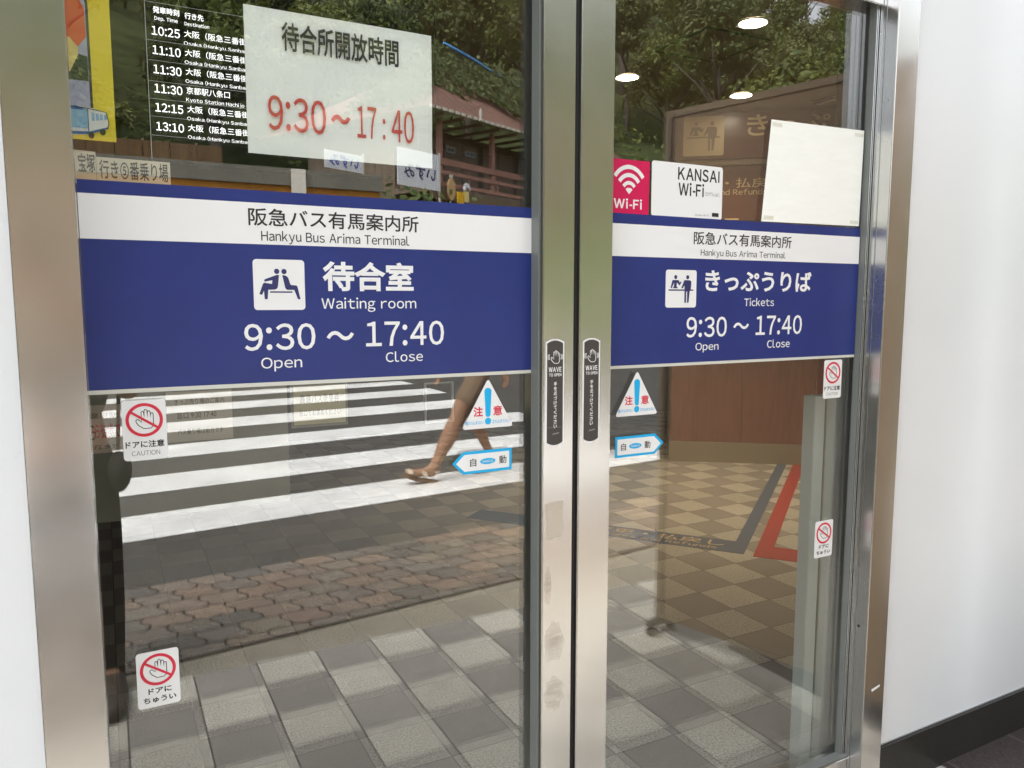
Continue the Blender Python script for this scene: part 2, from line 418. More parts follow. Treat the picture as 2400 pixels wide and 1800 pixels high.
class MB:
    def __init__(s):
        s.v, s.f, s.mi, s.sm = [], [], [], []
        s.k = 0
    def add(s, vs, fs, mi=0, sm=False):
        b = len(s.v)
        s.v += [tuple(p) for p in vs]
        s.f += [tuple(b + i for i in f) for f in fs]
        s.mi += [mi] * len(fs); s.sm += [sm] * len(fs)
        return s
    def box(s, x0, x1, y0, y1, z0, z1, mi=0, T=None):
        vs = [(x, y, z) for z in (z0, z1) for y in (y0, y1) for x in (x0, x1)]
        if T:
            vs = [T(*p) for p in vs]
        return s.add(vs, [(0, 2, 3, 1), (4, 5, 7, 6), (0, 1, 5, 4), (2, 6, 7, 3), (0, 4, 6, 2), (1, 3, 7, 5)], mi)
    def bbox(s, x0, x1, y0, y1, z0, z1, c=0.002, mi=0):
        """box whose vertical (z) edges and front edges are chamfered by c"""
        bm = bmesh.new()
        bmesh.ops.create_cube(bm, size=1)
        for v in bm.verts:
            v.co = Vector((x0 + (v.co.x + .5) * (x1 - x0), y0 + (v.co.y + .5) * (y1 - y0), z0 + (v.co.z + .5) * (z1 - z0)))
        bmesh.ops.bevel(bm, geom=bm.edges[:], offset=c, segments=2, affect='EDGES')
        bm.verts.index_update()
        s.add([v.co[:] for v in bm.verts], [[v.index for v in f.verts] for f in bm.faces], mi)
        bm.free()
        return s
    def poly(s, pts, F, w, mi=0):
        """flat polygon, pts (u,v) in frame F at height w"""
        return s.add([F(u, v, w) for u, v in pts], [tuple(range(len(pts)))], mi)
    def slab(s, pts, F, w0, w1, mi=0):
        n = len(pts)
        vs = [F(u, v, w0) for u, v in pts] + [F(u, v, w1) for u, v in pts]
        fs = [tuple(range(n))[::-1], tuple(range(n, 2 * n))] + [(i, (i + 1) % n, n + (i + 1) % n, n + i) for i in range(n)]
        return s.add(vs, fs, mi)
    def ribbon(s, pts, width, F, w, mi=0, closed=False):
        """polyline stroke of given width as one strip with mitred joints"""
        P = [Vector(p) for p in pts]
        n = len(P)
        L, Rr = [], []
        for i in range(n):
            a = P[i - 1] if (i > 0 or closed) else None
            b = P[(i + 1) % n] if (i < n - 1 or closed) else None
            d = Vector((0, 0))
            if a is not None: d += (P[i] - a).normalized()
            if b is not None: d += (b - P[i]).normalized()
            if d.length < 1e-6: d = Vector((1, 0))
            d.normalize()
            nn = Vector((-d.y, d.x)) * width / 2
            L.append(P[i] + nn); Rr.append(P[i] - nn)
        vs = [F(p.x, p.y, w) for p in L] + [F(p.x, p.y, w) for p in Rr]
        m = n if closed else n - 1
        return s.add(vs, [(i, n + i, n + (i + 1) % n, (i + 1) % n) for i in range(m)], mi)
    def tube(s, pts, r, seg=8, mi=0, caps=True):
        P = [Vector(p) for p in pts]
        rs = r if hasattr(r, '__len__') else [r] * len(P)
        rings = []
        for i, p in enumerate(P):
            d = (P[min(i + 1, len(P) - 1)] - P[max(i - 1, 0)]).normalized()
            up = Vector((0, 0, 1)) if abs(d.z) < 0.95 else Vector((1, 0, 0))
            a = d.cross(up).normalized(); b = a.cross(d).normalized()
            rings.append([p + (a * math.cos(2 * math.pi * k / seg) + b * math.sin(2 * math.pi * k / seg)) * rs[i] for k in range(seg)])
        vs = [q for rg in rings for q in rg]
        fs = [(i * seg + k, i * seg + (k + 1) % seg, (i + 1) * seg + (k + 1) % seg, (i + 1) * seg + k) for i in range(len(P) - 1) for k in range(seg)]
        if caps:
            fs += [tuple(range(seg))[::-1], tuple(range((len(P) - 1) * seg, len(P) * seg))]
        return s.add(vs, fs, mi, True)
    def lathe(s, prof, cx, cy, seg=24, mi=0, axis='z'):
        vs = []
        for r, z in prof:
            for k in range(seg):
                a = 2 * math.pi * k / seg
                vs.append((cx + r * math.cos(a), cy + r * math.sin(a), z))
        fs = [(i * seg + k, i * seg + (k + 1) % seg, (i + 1) * seg + (k + 1) % seg, (i + 1) * seg + k) for i in range(len(prof) - 1) for k in range(seg)]
        return s.add(vs, fs, mi, True)
    def build(s, name, mats, parent=None, at=None):
        """one mesh object; vertices are world coordinates, origin at `at` or the base of the bounding box"""
        if not isinstance(mats, (list, tuple)):
            mats = [mats]
        if parent is not None:
            org = wloc(parent)
            loc = Vector((0, 0, 0))
        else:
            if at is None:
                xs, ys, zs = zip(*s.v)
                at = ((min(xs) + max(xs)) / 2, (min(ys) + max(ys)) / 2, min(zs))
            org = Vector(at); loc = org
        me = bpy.data.meshes.new(name)
        me.from_pydata([(Vector(p) - org)[:] for p in s.v], [], s.f)
        for m in mats:
            me.materials.append(m)
        me.polygons.foreach_set('material_index', s.mi)
        me.polygons.foreach_set('use_smooth', s.sm)
        me.update()
        o = bpy.data.objects.new(name, me)
        COL.objects.link(o)
        o.location = loc
        if parent is not None:
            o.parent = parent
        return o

def struct(o):
    o['kind'] = 'structure'
    return o

def DF(y):
    """frame on a plane parallel to the door at depth y, facing the street; w grows towards the viewer"""
    return lambda u, v, w=0.0: (u, y - w, v)

def rrect(x0, x1, z0, z1, r, n=5):
    pts = []
    for cx, cz, a0 in ((x1 - r, z1 - r, 0), (x0 + r, z1 - r, 90), (x0 + r, z0 + r, 180), (x1 - r, z0 + r, 270)):
        for i in range(n + 1):
            a = R(a0 + 90 * i / n)
            pts.append((cx + r * math.cos(a), cz + r * math.sin(a)))
    return pts

def rpoly(pts, r, n=5):
    """polygon with rounded corners"""
    P = [Vector(p) for p in pts]
    out = []
    for i, p in enumerate(P):
        a = (P[i - 1] - p).normalized(); b = (P[(i + 1) % len(P)] - p).normalized()
        p0, p1 = p + a * r, p + b * r
        for k in range(n + 1):
            t = k / n
            q = p0 * (1 - t) ** 2 + p * 2 * t * (1 - t) + p1 * t * t
            out.append((q.x, q.y))
    return out

def circ(cx, cz, r, n=24, rz=None):
    return [(cx + r * math.cos(2 * math.pi * k / n), cz + (rz or r) * math.sin(2 * math.pi * k / n)) for k in range(n)]

_tc = {}
def raw_glyphs(s, weight, space=1.0):
    c = bpy.data.curves.new('t', 'FONT')
    c.body = s; c.size = 1; c.space_character = space
    c.resolution_u = 3
    if weight:
        c.bevel_depth = weight; c.bevel_resolution = 0
    o = bpy.data.objects.new('t', c)
    COL.objects.link(o)
    bpy.context.view_layer.update()
    m = bpy.data.meshes.new_from_object(o.evaluated_get(bpy.context.evaluated_depsgraph_get()))
    vs = [v.co.copy() for v in m.vertices]
    fs = [tuple(p.vertices) for p in m.polygons]
    bpy.data.objects.remove(o); bpy.data.curves.remove(c); bpy.data.meshes.remove(m)
    return vs, fs

def glyphs(s, weight, space):
    """Latin text is set glyph by glyph from the full-width forms (a plainer grotesque), proportionally spaced"""
    key = (s, weight, space)
    if key in _tc:
        return _tc[key]
    if not s.isascii():
        _tc[key] = raw_glyphs(s, weight, space)
        return _tc[key]
    vs, fs, x = [], [], 0.0
    for ch in s:
        if ch == ' ':
            x += .34 * space; continue
        if ch == '-':
            b = len(vs); w = weight
            vs += [Vector((x + .03, .235 - w, 0)), Vector((x + .28, .235 - w, 0)), Vector((x + .28, .305 + w, 0)), Vector((x + .03, .305 + w, 0))]
            fs.append((b, b + 1, b + 2, b + 3)); x += .36 * space; continue
        if ch == 'I':
            b = len(vs); w = weight
            vs += [Vector((x + .03, 0, 0)), Vector((x + .115 + 2 * w, 0, 0)), Vector((x + .115 + 2 * w, .733, 0)), Vector((x + .03, .733, 0))]
            fs.append((b, b + 1, b + 2, b + 3)); x += (.20 + 2 * w) * space; continue
        k2 = (ch, weight)
        if k2 not in _tc:
            _tc[k2] = raw_glyphs(chr(ord(ch) + 0xFEE0), weight)
        gv, gf = _tc[k2]
        a, b_ = min(p.x for p in gv), max(p.x for p in gv)
        gap = .095 if ch not in "il.:;()'1" else .105
        if ch == '1':
            a -= .02
        b = len(vs)
        vs += [Vector((p.x - a + x, p.y, p.z)) for p in gv]
        fs += [tuple(b + i for i in f) for f in gf]
        x += (b_ - a + gap * space)
    _tc[key] = (vs, fs)
    return _tc[key]

def text(mb, s, u0, u1, v0, v1, F, w, mi=0, weight=0.0, mode='box', space=1.0):
    """lettering fitted into the box u0..u1, v0..v1 of frame F"""
    vs, fs = glyphs(s, weight, space)
    x0 = min(p.x for p in vs); x1 = max(p.x for p in vs)
    y0 = min(p.y for p in vs); y1 = max(p.y for p in vs)
    if mode == 'cap':
        y0 = 0.0
    sx = (u1 - u0) / (x1 - x0); sy = (v1 - v0) / (y1 - y0)
    zs = min(sx, sy) * 0.12
    mb.add([F(u0 + (p.x - x0) * sx, v0 + (p.y - y0) * sy, w + p.z * zs) for p in vs], fs, mi)
    return mb

# ================================================================ SETTING: ground, building, road
LEAF_TOP, HEAD = 2.36, 2.40
TX, TY = 0.215, 0.2295  # most positions below come from image pixels, projected through the fitted camera

struct(MB().add([(-6, -1.7, 0), (9, -1.7, 0), (9, 0.0, 0), (-6, 0.0, 0)], [(0, 1, 2, 3)]).build('tile_pavement', m_tile('porch_tiles', TX + .03, TY + .045)))
struct(MB().add([(-6, 0.0, 0), (9, 0.0, 0), (9, 7, 0), (-6, 7, 0)], [(0, 1, 2, 3)]).build('interior_floor', m_tile('interior_tiles', TX, TY, jc=(0.17, 0.16, 0.145))))
def rl(v, x):     # road line: v at x = 0, turned against the door line
    return -(v + 0.10 * x)
def strip(v0, v1, x0, x1, z, s0=0.10, s1=0.10):
    return [(x0, -(v1 + s1 * x0), z), (x1, -(v1 + s1 * x1), z), (x1, -(v0 + s0 * x1), z), (x0, -(v0 + s0 * x0), z)]
mb = MB().add([(-9, -1.69, -.006), (-9, -1.701, -.006), (-1.24, -1.701, -.006), (16, -(1.835 + .108 * 16), -.006), (16, -1.69, -.006)], [(0, 1, 2, 3, 4)])
struct(mb.build('concrete_pavement', M['concrete']))
struct(MB().add(strip(1.850, 2.850, -1.25, 16, 0.0, .108, .075), [(0, 1, 2, 3)]).build('brick_pavement', m_paver('interlocking_pavers')))
struct(MB().add(strip(2.866, 13.2, -40, 60, -.004, .075, .10), [(0, 1, 2, 3)]).build('road', M['asphalt']))
mb = MB()
for a, b in ((3.74, 4.37), (5.02, 5.67), (6.42, 7.12), (7.97, 8.75), (9.58, 10.35), (11.1, 11.75)):
    mb.add(strip(a, b, -2.6, 4.9, 0.0), [(0, 1, 2, 3)])
struct(mb.build('road_markings', M['roadpaint']))
mb = MB().add(strip(13.0, 15.5, -40, 60, 0.13), [(0, 1, 2, 3)])
mb.add([(-40, rl(13.0, -40), -.01), (60, rl(13.0, 60), -.01), (60, rl(13.0, 60), .13), (-40, rl(13.0, -40), .13)], [(0, 1, 2, 3)])
struct(mb.build('far_pavement', M['concrete']))
struct(MB().add([(-80, -90, -.05), (150, -90, -.05), (150, 12, -.05), (-80, 12, -.05)], [(0, 1, 2, 3)]).build('ground', M['grass_hill']))
# dark stone paving in front of the white wall on the right
m_dk = m_tile('dark_stone_paving', 2.36, 0.06, 0.34, (0.07, 0.06, 0.055), (0.035, 0.027, 0.025), (0.03, 0.023, 0.021))
struct(MB().add([(2.33, -0.9, .004), (6, -0.9, .004), (6, -.06, .004), (2.33, -.06, .004)], [(0, 1, 2, 3)]).build('dark_pavement', m_dk))

# wooded hillside across the road
def hill_z(x, y):
    d = -y - 14.5 + 0.04 * x
    if d <= 0:
        return 0.1
    return 0.1 + d * 0.56 + 1.1 * math.sin(x * .21 + y * .13) * min(1, d / 8) + .5 * math.sin(x * .53 - y * .4) * min(1, d / 6)
mb = MB()
nx, ny = 60, 34
for j in range(ny + 1):
    for i in range(nx + 1):
        x = -40 + 160 * i / nx; y = -14.5 - 78 * j / ny
        mb.v.append((x, y, hill_z(x, y)))
mb.f = [(j * (nx + 1) + i, j * (nx + 1) + i + 1, (j + 1) * (nx + 1) + i + 1, (j + 1) * (nx + 1) + i) for j in range(ny) for i in range(nx)]
mb.mi = [0] * len(mb.f); mb.sm = [True] * len(mb.f)
struct(mb.build('hillside', M['grass_hill']))

# the building: facade wall, plinth, interior shell
JL0, JL1, JR0, JR1 = -0.1225, -0.033, 1.926, 2.018
WY = -0.06
wall = thing('facade_wall', 'white metal panel wall on both sides of the steel door frame, with a dark granite base', 'wall', (0.95, 0.05, 0))
mb = MB()
mb.box(-6, JL0 - .002, WY, .12, .150, 3.6)
mb.box(JR1 + .002, 3.30, WY, .12, .150, 3.6)
mb.box(3.306, 8, WY, .12, .150, 3.6)
mb.box(JL0 - .002, JR1 + .002, WY, .12, HEAD + .1, 3.6)
mb.build('panel', M['panel'], wall)
mb = MB()
mb.box(-6, JL0 - .004, WY - .012, .115, 0, .146)
mb.box(JR1 + .004, 8, WY - .012, .115, 0, .146)
mb.build('granite_base', M['granite'], wall)
mb = MB()
mb.box(-6, JL0 - .004, WY - .004, .11, .1462, .1498); mb.box(JR1 + .004, 8, WY - .004, .11, .1462, .1498)
mb.build('base_trim', M['steel_dark'], wall)
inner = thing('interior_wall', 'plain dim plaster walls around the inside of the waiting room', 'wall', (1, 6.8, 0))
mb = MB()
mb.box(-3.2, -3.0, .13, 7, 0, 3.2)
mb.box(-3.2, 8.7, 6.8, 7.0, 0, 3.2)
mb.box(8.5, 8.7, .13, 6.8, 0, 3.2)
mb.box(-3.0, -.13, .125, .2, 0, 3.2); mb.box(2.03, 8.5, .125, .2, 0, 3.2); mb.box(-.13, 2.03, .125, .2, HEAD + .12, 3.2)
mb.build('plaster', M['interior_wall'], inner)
struct(MB().box(-3.2, 8.7, .125, 7, 3.2, 3.32).build('ceiling', M['ceiling']))
struct(MB().box(-6, 9, .121, 7.1, 3.62, 3.8).build('roof', M['greyfascia']))

# ================================================================ DOOR
frame = thing('door_frame', 'brushed stainless steel frame around the sliding glass doors', 'door frame', (0.95, -.03, 0))
MB().bbox(JL0, JL1, -.075, .12, 0, HEAD, .0018).build('jamb', M['steel'], frame)
mb = MB().bbox(JR0 + .002, JR1, -.0755, .12, 0, HEAD, .0018)
jr = mb.build('jamb', M['steel'], frame)
mb = MB().box(JR0, JR0 + .0016, -.0735, -.018, 0.005, HEAD - .005)
mb.build('reveal_plate', M['reveal'], frame)
mb = MB().box(JR0 - .0012, JR0 - .0002, -.040, -.0375, .005, HEAD - .01)
mb.build('reveal_joint', M['steel_dark'], frame)
mb = MB().box(JR0 - .014, JR0 + .0, -.016, .004, .005, HEAD - .01)
mb.build('edge_gasket', M['gasket'], frame)
mb = MB().box(JR0 - .012, JR0 - .009, -.0185, -.0165, .005, HEAD - .01); mb.box(JR0 - .006, JR0 - .003, -.0185, -.0165, .005, HEAD - .01)
mb.build('bright_bead', M['chrome'], frame)
mb = MB().box(JL1, JL1 + .002, -.074, .004, .005, HEAD - .01)
mb.build('reveal_plate', M['reveal'], frame)
MB().bbox(JL1 + .001, JR0 - .001, -.074, .12, LEAF_TOP, HEAD + .1, .0018).build('header', M['steel'], frame)
MB().box(JL1, JR0, -.05, .06, .0012, .006).build('floor_track', M['steel_dark'], frame)
F = lambda u, v, w=0.0: (JR0 - w, u, v)
mb = MB().poly(circ(-.047, .545, .0042, 16), F, .0004)
mb.build('screw_hole', M['void'], frame)
mb = MB().slab([(1.960, .352), (1.962, .344), (1.996, .353), (1.996, .359)], DF(-.0756), 0, .0004)
mb.build('tape_scrap', M['white'], frame)

def leaf(label, gx0, gx1, sx0, sx1, side):
    d = thing('door_leaf', label, 'door', ((gx0 + gx1) / 2, .005, .008), 'sliding glass door leaves')
    mb = MB().box(gx0, gx1, 0.0, .010, .10, LEAF_TOP - .04)
    mb.build('glass_pane', M['glass'], d)
    mb = MB().bbox(sx0, sx1, -.040, .045, .009, LEAF_TOP, .0022)
    mb.build('stile', M['steel'], d)
    rx0, rx1 = (gx0, sx0 - .0005) if side < 0 else (sx1 + .0005, gx1)
    MB().bbox(rx0, rx1, -.034, .042, .010, .124, .002).build('bottom_rail', M['steel'], d)
    MB().bbox(rx0, rx1, -.034, .042, LEAF_TOP - .06, LEAF_TOP - .002, .002).build('top_rail', M['steel'], d)
    ex = sx0 if side < 0 else sx1
    mb = MB()
    if side < 0:
        mb.box(ex - .0080, ex - .0006, -.030, -.0008, .126, LEAF_TOP - .062)
        mb.box(ex - .0085, ex - .0055, -.0335, -.0305, .126, LEAF_TOP - .062)
    else:
        mb.box(ex + .0006, ex + .004, -.012, -.0008, .126, LEAF_TOP - .062)
    mb.build('glazing_gasket', M['gasket'], d)
    mb = MB().box(rx0 + .001, rx1 - .001, -.030, .0, .1245, .1285)
    mb.build('sill_gasket', M['gasket'], d)
    return d
dl = leaf('left sliding door leaf carrying the waiting room sign', -.06, .8475, .8477, .9275, -1)
dr = leaf('right sliding door leaf carrying the ticket office sign', 1.0304, 1.962, .9423, 1.0302, 1)
mb = MB().box(.9283, .9345, -.030, .040, .010, LEAF_TOP)
mb.build('edge_seal', M['rubber'], dl)
mb = MB().box(.9355, .9415, -.030, .040, .010, LEAF_TOP)
mb.build('edge_seal', M['rubber'], dr)
# residue on the left stile
DFs = DF(-.040)
mb = MB().slab([(.856, 1.046), (.902, 1.050), (.900, .965), (.862, .962)], DFs, .0002, .0005)
mb.build('tape_residue', m_steel('tape_residue', (0.66, 0.62, 0.57), 0.40, (20, 20, 160)), dl)
for z0, z1, x0, x1 in ((.655, .775, .851, .912), (.545, .640, .851, .911), (.80, .905, .851, .875)):
    zc = (z0 + z1) / 2; rr_ = random.Random(int(z0 * 1000))
    mb = MB().slab([((x0 + x1) / 2 + (x1 - x0) / 2 * math.cos(2 * math.pi * k / 18) * rr_.uniform(.7, 1), zc + (z1 - z0) / 2 * math.sin(2 * math.pi * k / 18) * rr_.uniform(.7, 1)) for k in range(18)], DFs, .0002, .0004)
    mb.build('stain', M['stain'], dl)

# ================================================================ SIGNS ON THE GLASS
def picto_poly(mb, polys, X0, X1, Z0, Z1, F, w, mi, src):
    ax0, ax1, ay0, ay1 = src
    for k, p in enumerate(polys):
        mb.poly([(X0 + (x - ax0) / (ax1 - ax0) * (X1 - X0), Z1 - (y - ay0) / (ay1 - ay0) * (Z1 - Z0)) for x, y in p], F, w + k * 3e-5, mi)

def ell(cx, cy, rx, ry, n=20):
    return [(cx + rx * math.cos(2 * math.pi * k / n), cy + ry * math.sin(2 * math.pi * k / n)) for k in range(n)]
SIT = [ell(1030, 480, 66, 66), ell(1213, 482, 66, 66),
       [(1085, 575), (1040, 565), (1000, 578), (730, 680), (712, 705), (725, 738), (915, 700), (905, 795), (720, 765), (695, 775), (670, 815), (583, 1045), (648, 1065), (700, 960), (712, 1170), (785, 1172), (805, 938), (960, 932), (1010, 918), (1040, 885), (1052, 840)],
       [(1165, 578), (1215, 572), (1270, 592), (1312, 632), (1335, 700), (1362, 795), (1385, 818), (1500, 824), (1530, 835), (1548, 875), (1614, 1172), (1550, 1174), (1458, 936), (1290, 938), (1250, 920), (1232, 885)],
       [(850, 975), (1410, 975), (1410, 1010), (850, 1010)]]
SIT_SRC = (445, 1735, 188, 1440)
TIC = [ell(675, 500, 44, 62), ell(1030, 498, 46, 62),
       [(590, 588), (755, 588), (772, 612), (795, 668), (822, 628), (845, 640), (838, 668), (805, 738), (780, 742), (722, 668), (706, 700), (708, 790), (738, 812), (738, 833), (595, 833), (598, 812), (628, 790), (630, 680), (622, 680), (566, 828), (528, 826), (536, 795), (572, 620)],
       [(930, 588), (1100, 588), (1132, 612), (1142, 660), (1132, 850), (1112, 900), (1096, 925), (1072, 1268), (1026, 1270), (1022, 930), (992, 930), (996, 1270), (946, 1270), (942, 900), (938, 760), (925, 755), (892, 830), (840, 832), (850, 812), (905, 665)],
       [(472, 868), (940, 868), (940, 908), (472, 908)], [(1112, 868), (1205, 868), (1205, 905), (1112, 905)]]
TIC_SRC = (387, 1300, 284, 1412)

def big_sign(label, x0, x1, z0, z1, bz0, bz1, spec, bnd):
    fr = DF(-.0004)
    s = thing('door_sign', label, 'sign', ((x0 + x1) / 2, -.001, z0), 'printed signs on the door glass')
    MB().slab([(x0, z0), (x1, z0), (x1, z1), (x0, z1)], fr, 0, .0004).build('backing', M['blue'], s)
    MB().slab([(x0, bz0), (x1, bz0), (x1, bz1), (x0, bz1)], fr, .0006, .0009).build('white_band', M['white'], s)
    MB().slab([(x0 - .001, z0 - .0075), (x1 + .001, z0 - .0075), (x1 + .001, z0 - .0002), (x0 - .001, z0 - .0002)], fr, 0, .0003).build('film_edge', M['film'], s)
    mb = MB()
    for t_, a in bnd:
        text(mb, t_, *a[:4], fr, .0012, 0, a[4], a[5])
    mb.build('name_lettering', M['ink'], s)
    mb = MB()
    for t_, a in spec['txt']:
        text(mb, t_, *a[:4], fr, .0008, 0, a[4], a[5])
    mb.build('lettering', M['white'], s)
    px0, px1, pz0, pz1 = spec['pic']
    p = MB().slab(rrect(px0, px1, pz0, pz1, .0065), fr, .0006, .0009).build('pictogram', M['white'], s)
    mb = MB()
    picto_poly(mb, spec['polys'], px0, px1, pz0, pz1, fr, .0011, 0, spec['src'])
    mb.build('figures', M['navy'], p)
    return s
big_sign('wide blue and white waiting room sign with seated figures on the left door glass', -.0297, .8415, 1.3465, 1.7025, 1.6045, 1.680,
         dict(txt=[('待合室', (.3771, .5636, 1.519, 1.577, .032, 'box')), ('Waiting room', (.3736, .5686, 1.485, 1.5065, 0.005, 'cap')),
                   ('9:30', (.2282, .3603, 1.4083, 1.4575, 0.012, 'cap')), ('～', (.3819, .4367, 1.4225, 1.4413, .02, 'box')),
                   ('17:40', (.4608, .6297, 1.4099, 1.4591, 0.012, 'cap')), ('Open', (.2568, .3333, 1.373, 1.3935, 0.005, 'cap')),
                   ('Close', (.5015, .5817, 1.3763, 1.3973, 0.005, 'cap'))],
              pic=(.2478, .3426, 1.4829, 1.5772), polys=SIT, src=SIT_SRC),
         [('阪急バス有馬案内所', (.2430, .5757, 1.6381, 1.6710, .012, 'box')), ('Hankyu Bus Arima Terminal', (.2648, .5556, 1.6116, 1.6305, .006, 'cap'))])
big_sign('blue and white ticket office sign with counter figures on the right door glass', 1.0306, 1.908, 1.3462, 1.704, 1.6045, 1.680,
         dict(txt=[('きっぷうりば', (1.3408, 1.7204, 1.5242, 1.5785, .026, 'box')), ('Tickets', (1.4751, 1.5821, 1.4866, 1.5075, 0.005, 'cap')),
                   ('9:30', (1.2838, 1.4177, 1.4099, 1.4601, 0.012, 'cap')), ('～', (1.4397, 1.4943, 1.4266, 1.4438, .02, 'box')),
                   ('17:40', (1.5191, 1.6901, 1.4110, 1.4616, 0.012, 'cap')), ('Open', (1.3146, 1.3913, 1.3756, 1.3948, 0.005, 'cap')),
                   ('Close', (1.5622, 1.6464, 1.3752, 1.3967, 0.005, 'cap'))],
              pic=(1.2155, 1.3126, 1.4836, 1.5758), polys=TIC, src=TIC_SRC),
         [('阪急バス有馬案内所', (1.3002, 1.6382, 1.6391, 1.6712, .012, 'box')), ('Hankyu Bus Arima Terminal', (1.3237, 1.6174, 1.6129, 1.629, .004, 'cap'))])

# ---- stickers behind the glass
FIN = DF(.0118)     # behind the pane (its inner surface is y = .010)
FI = DF(-.0004)      # on the street face of the pane; points on it scaled about the camera
def sheet(mb, pts, mi=0):
    return mb.slab(pts, FI, 0, .0004, mi)

HAND = [(.30, .46), (.36, .36), (.50, .24), (.72, .24), (.80, .33), (.80, .74), (.78, .78), (.745, .78), (.725, .74), (.72, .60), (.715, .82), (.69, .86), (.655, .86), (.635, .82),
        (.63, .62), (.62, .88), (.595, .91), (.56, .91), (.54, .87), (.535, .62), (.52, .82), (.50, .85), (.47, .85), (.45, .81), (.45, .46), (.36, .56), (.315, .565), (.285, .52)]
def caution(label, x0, x1, z0, z1, lines, FI=FI):
    s = thing('caution_sticker', label, 'sticker', ((x0 + x1) / 2, .011, z0), 'keep-hands-off stickers on the door glass')
    MB().slab(rrect(x0, x1, z0, z1, .006), FI, 0, .0003).build('backing', M['white'], s)
    w = x1 - x0
    cx, cz, rad = (x0 + x1) / 2, z1 - w * .50, w * .385
    mb = MB()
    hx = lambda p: (cx - rad + p[0] * 2 * rad - .002, cz - rad * 1.0 + p[1] * 2 * rad * .92)
    mb.ribbon([hx(p) for p in HAND], w * .020, FI, .0005, 0, True)
    mb.build('hand_outline', M['ink'], s)
    mb = MB()
    mb.ribbon(circ(cx, cz, rad, 40), w * .075, FI, .0008, 0, True)
    a = R(35)
    mb.ribbon([(cx - rad * math.cos(a), cz + rad * math.sin(a)), (cx + rad * math.cos(a), cz - rad * math.sin(a))], w * .06, FI, .00095)
    mb.build('prohibition_ring', M['red'], s)
    mb = MB()
    for t_, u0, u1, v0, v1, wt, mi in lines:
        text(mb, t_, x0 + u0 * w, x0 + u1 * w, z0 + v0 * (z1 - z0), z0 + v1 * (z1 - z0), FI, .0005, mi, wt, 'box')
    mb.build('lettering', [M['ink'], M['greyink']], s)
    return s
A_ = [('ドアに注意', .05, .93, .205, .325, .025, 0), ('CAUTION', .18, .82, .075, .155, 0, 1)]
B_ = [('ドアに', .25, .80, .235, .34, .03, 0), ('ちゅうい', .13, .90, .075, .185, .03, 0)]
caution('upper left hand-prohibition sticker reading CAUTION, below the wide blue sign', .0180, .0893, 1.2183, 1.3256, A_)
caution('lower left hand-prohibition sticker in hiragana near the bottom of the wide glass', 0.019, 0.0905, 0.7552, 0.8617, B_)
caution('CAUTION hand sticker under the far right corner of the ticket office sign', 1.7864, 1.8594, 1.2243, 1.3336, A_)
caution('hiragana hand sticker low at the far right edge of the glass', 1.7783, 1.8522, 0.7589, 0.8672, B_)

def triangle(label, ax, az, bx0, bx1, bz):
    s = thing('warning_sticker', label, 'sticker', ((bx0 + bx1) / 2, .011, bz), 'triangular warning stickers')
    MB().slab(rpoly([(ax, az + .004), (bx0 - .004, bz), (bx1 + .004, bz)], .009), FI, 0, .0003).build('backing', M['white'], s)
    h = az - bz; w = bx1 - bx0; cx = (bx0 + bx1) / 2
    mb = MB()
    prof = [(cx + math.cos(a) * w * .073, az - h * .235 + math.sin(a) * h * .075) for a in [R(180 - 18 * k) for k in range(11)]]
    prof += [(cx + w * .05, bz + h * .27), (cx + w * .03, bz + h * .235), (cx - w * .03, bz + h * .235), (cx - w * .05, bz + h * .27)]
    mb.poly(prof[::-1], FI, .0005)
    mb.poly(circ(cx, bz + h * .145, w * .065), FI, .0005)
    text(mb, '駆け込まない', bx0 + w * .04, cx - w * .085, bz + h * .09, bz + h * .165, FI, .0005, 0, .01)
    text(mb, '立ち止まらない', cx + w * .085, bx1 - w * .04, bz + h * .09, bz + h * .165, FI, .0005, 0, .01)
    mb.build('exclamation_mark', M['cyan'], s)
    mb = MB()
    text(mb, '注', cx - w * .30, cx - w * .105, bz + h * .25, bz + h * .46, FI, .0005, 0, .028)
    text(mb, '意', cx + w * .105, cx + w * .30, bz + h * .25, bz + h * .46, FI, .0005, 0, .022)
    mb.build('lettering', M['red'], s)
triangle('triangular blue exclamation sticker left of the door gap', 0.7329, 1.3282, 0.6734, 0.791, 1.2228)
triangle('triangular blue exclamation sticker right of the door gap', 1.1351, 1.3282, 1.0746, 1.1953, 1.2226)

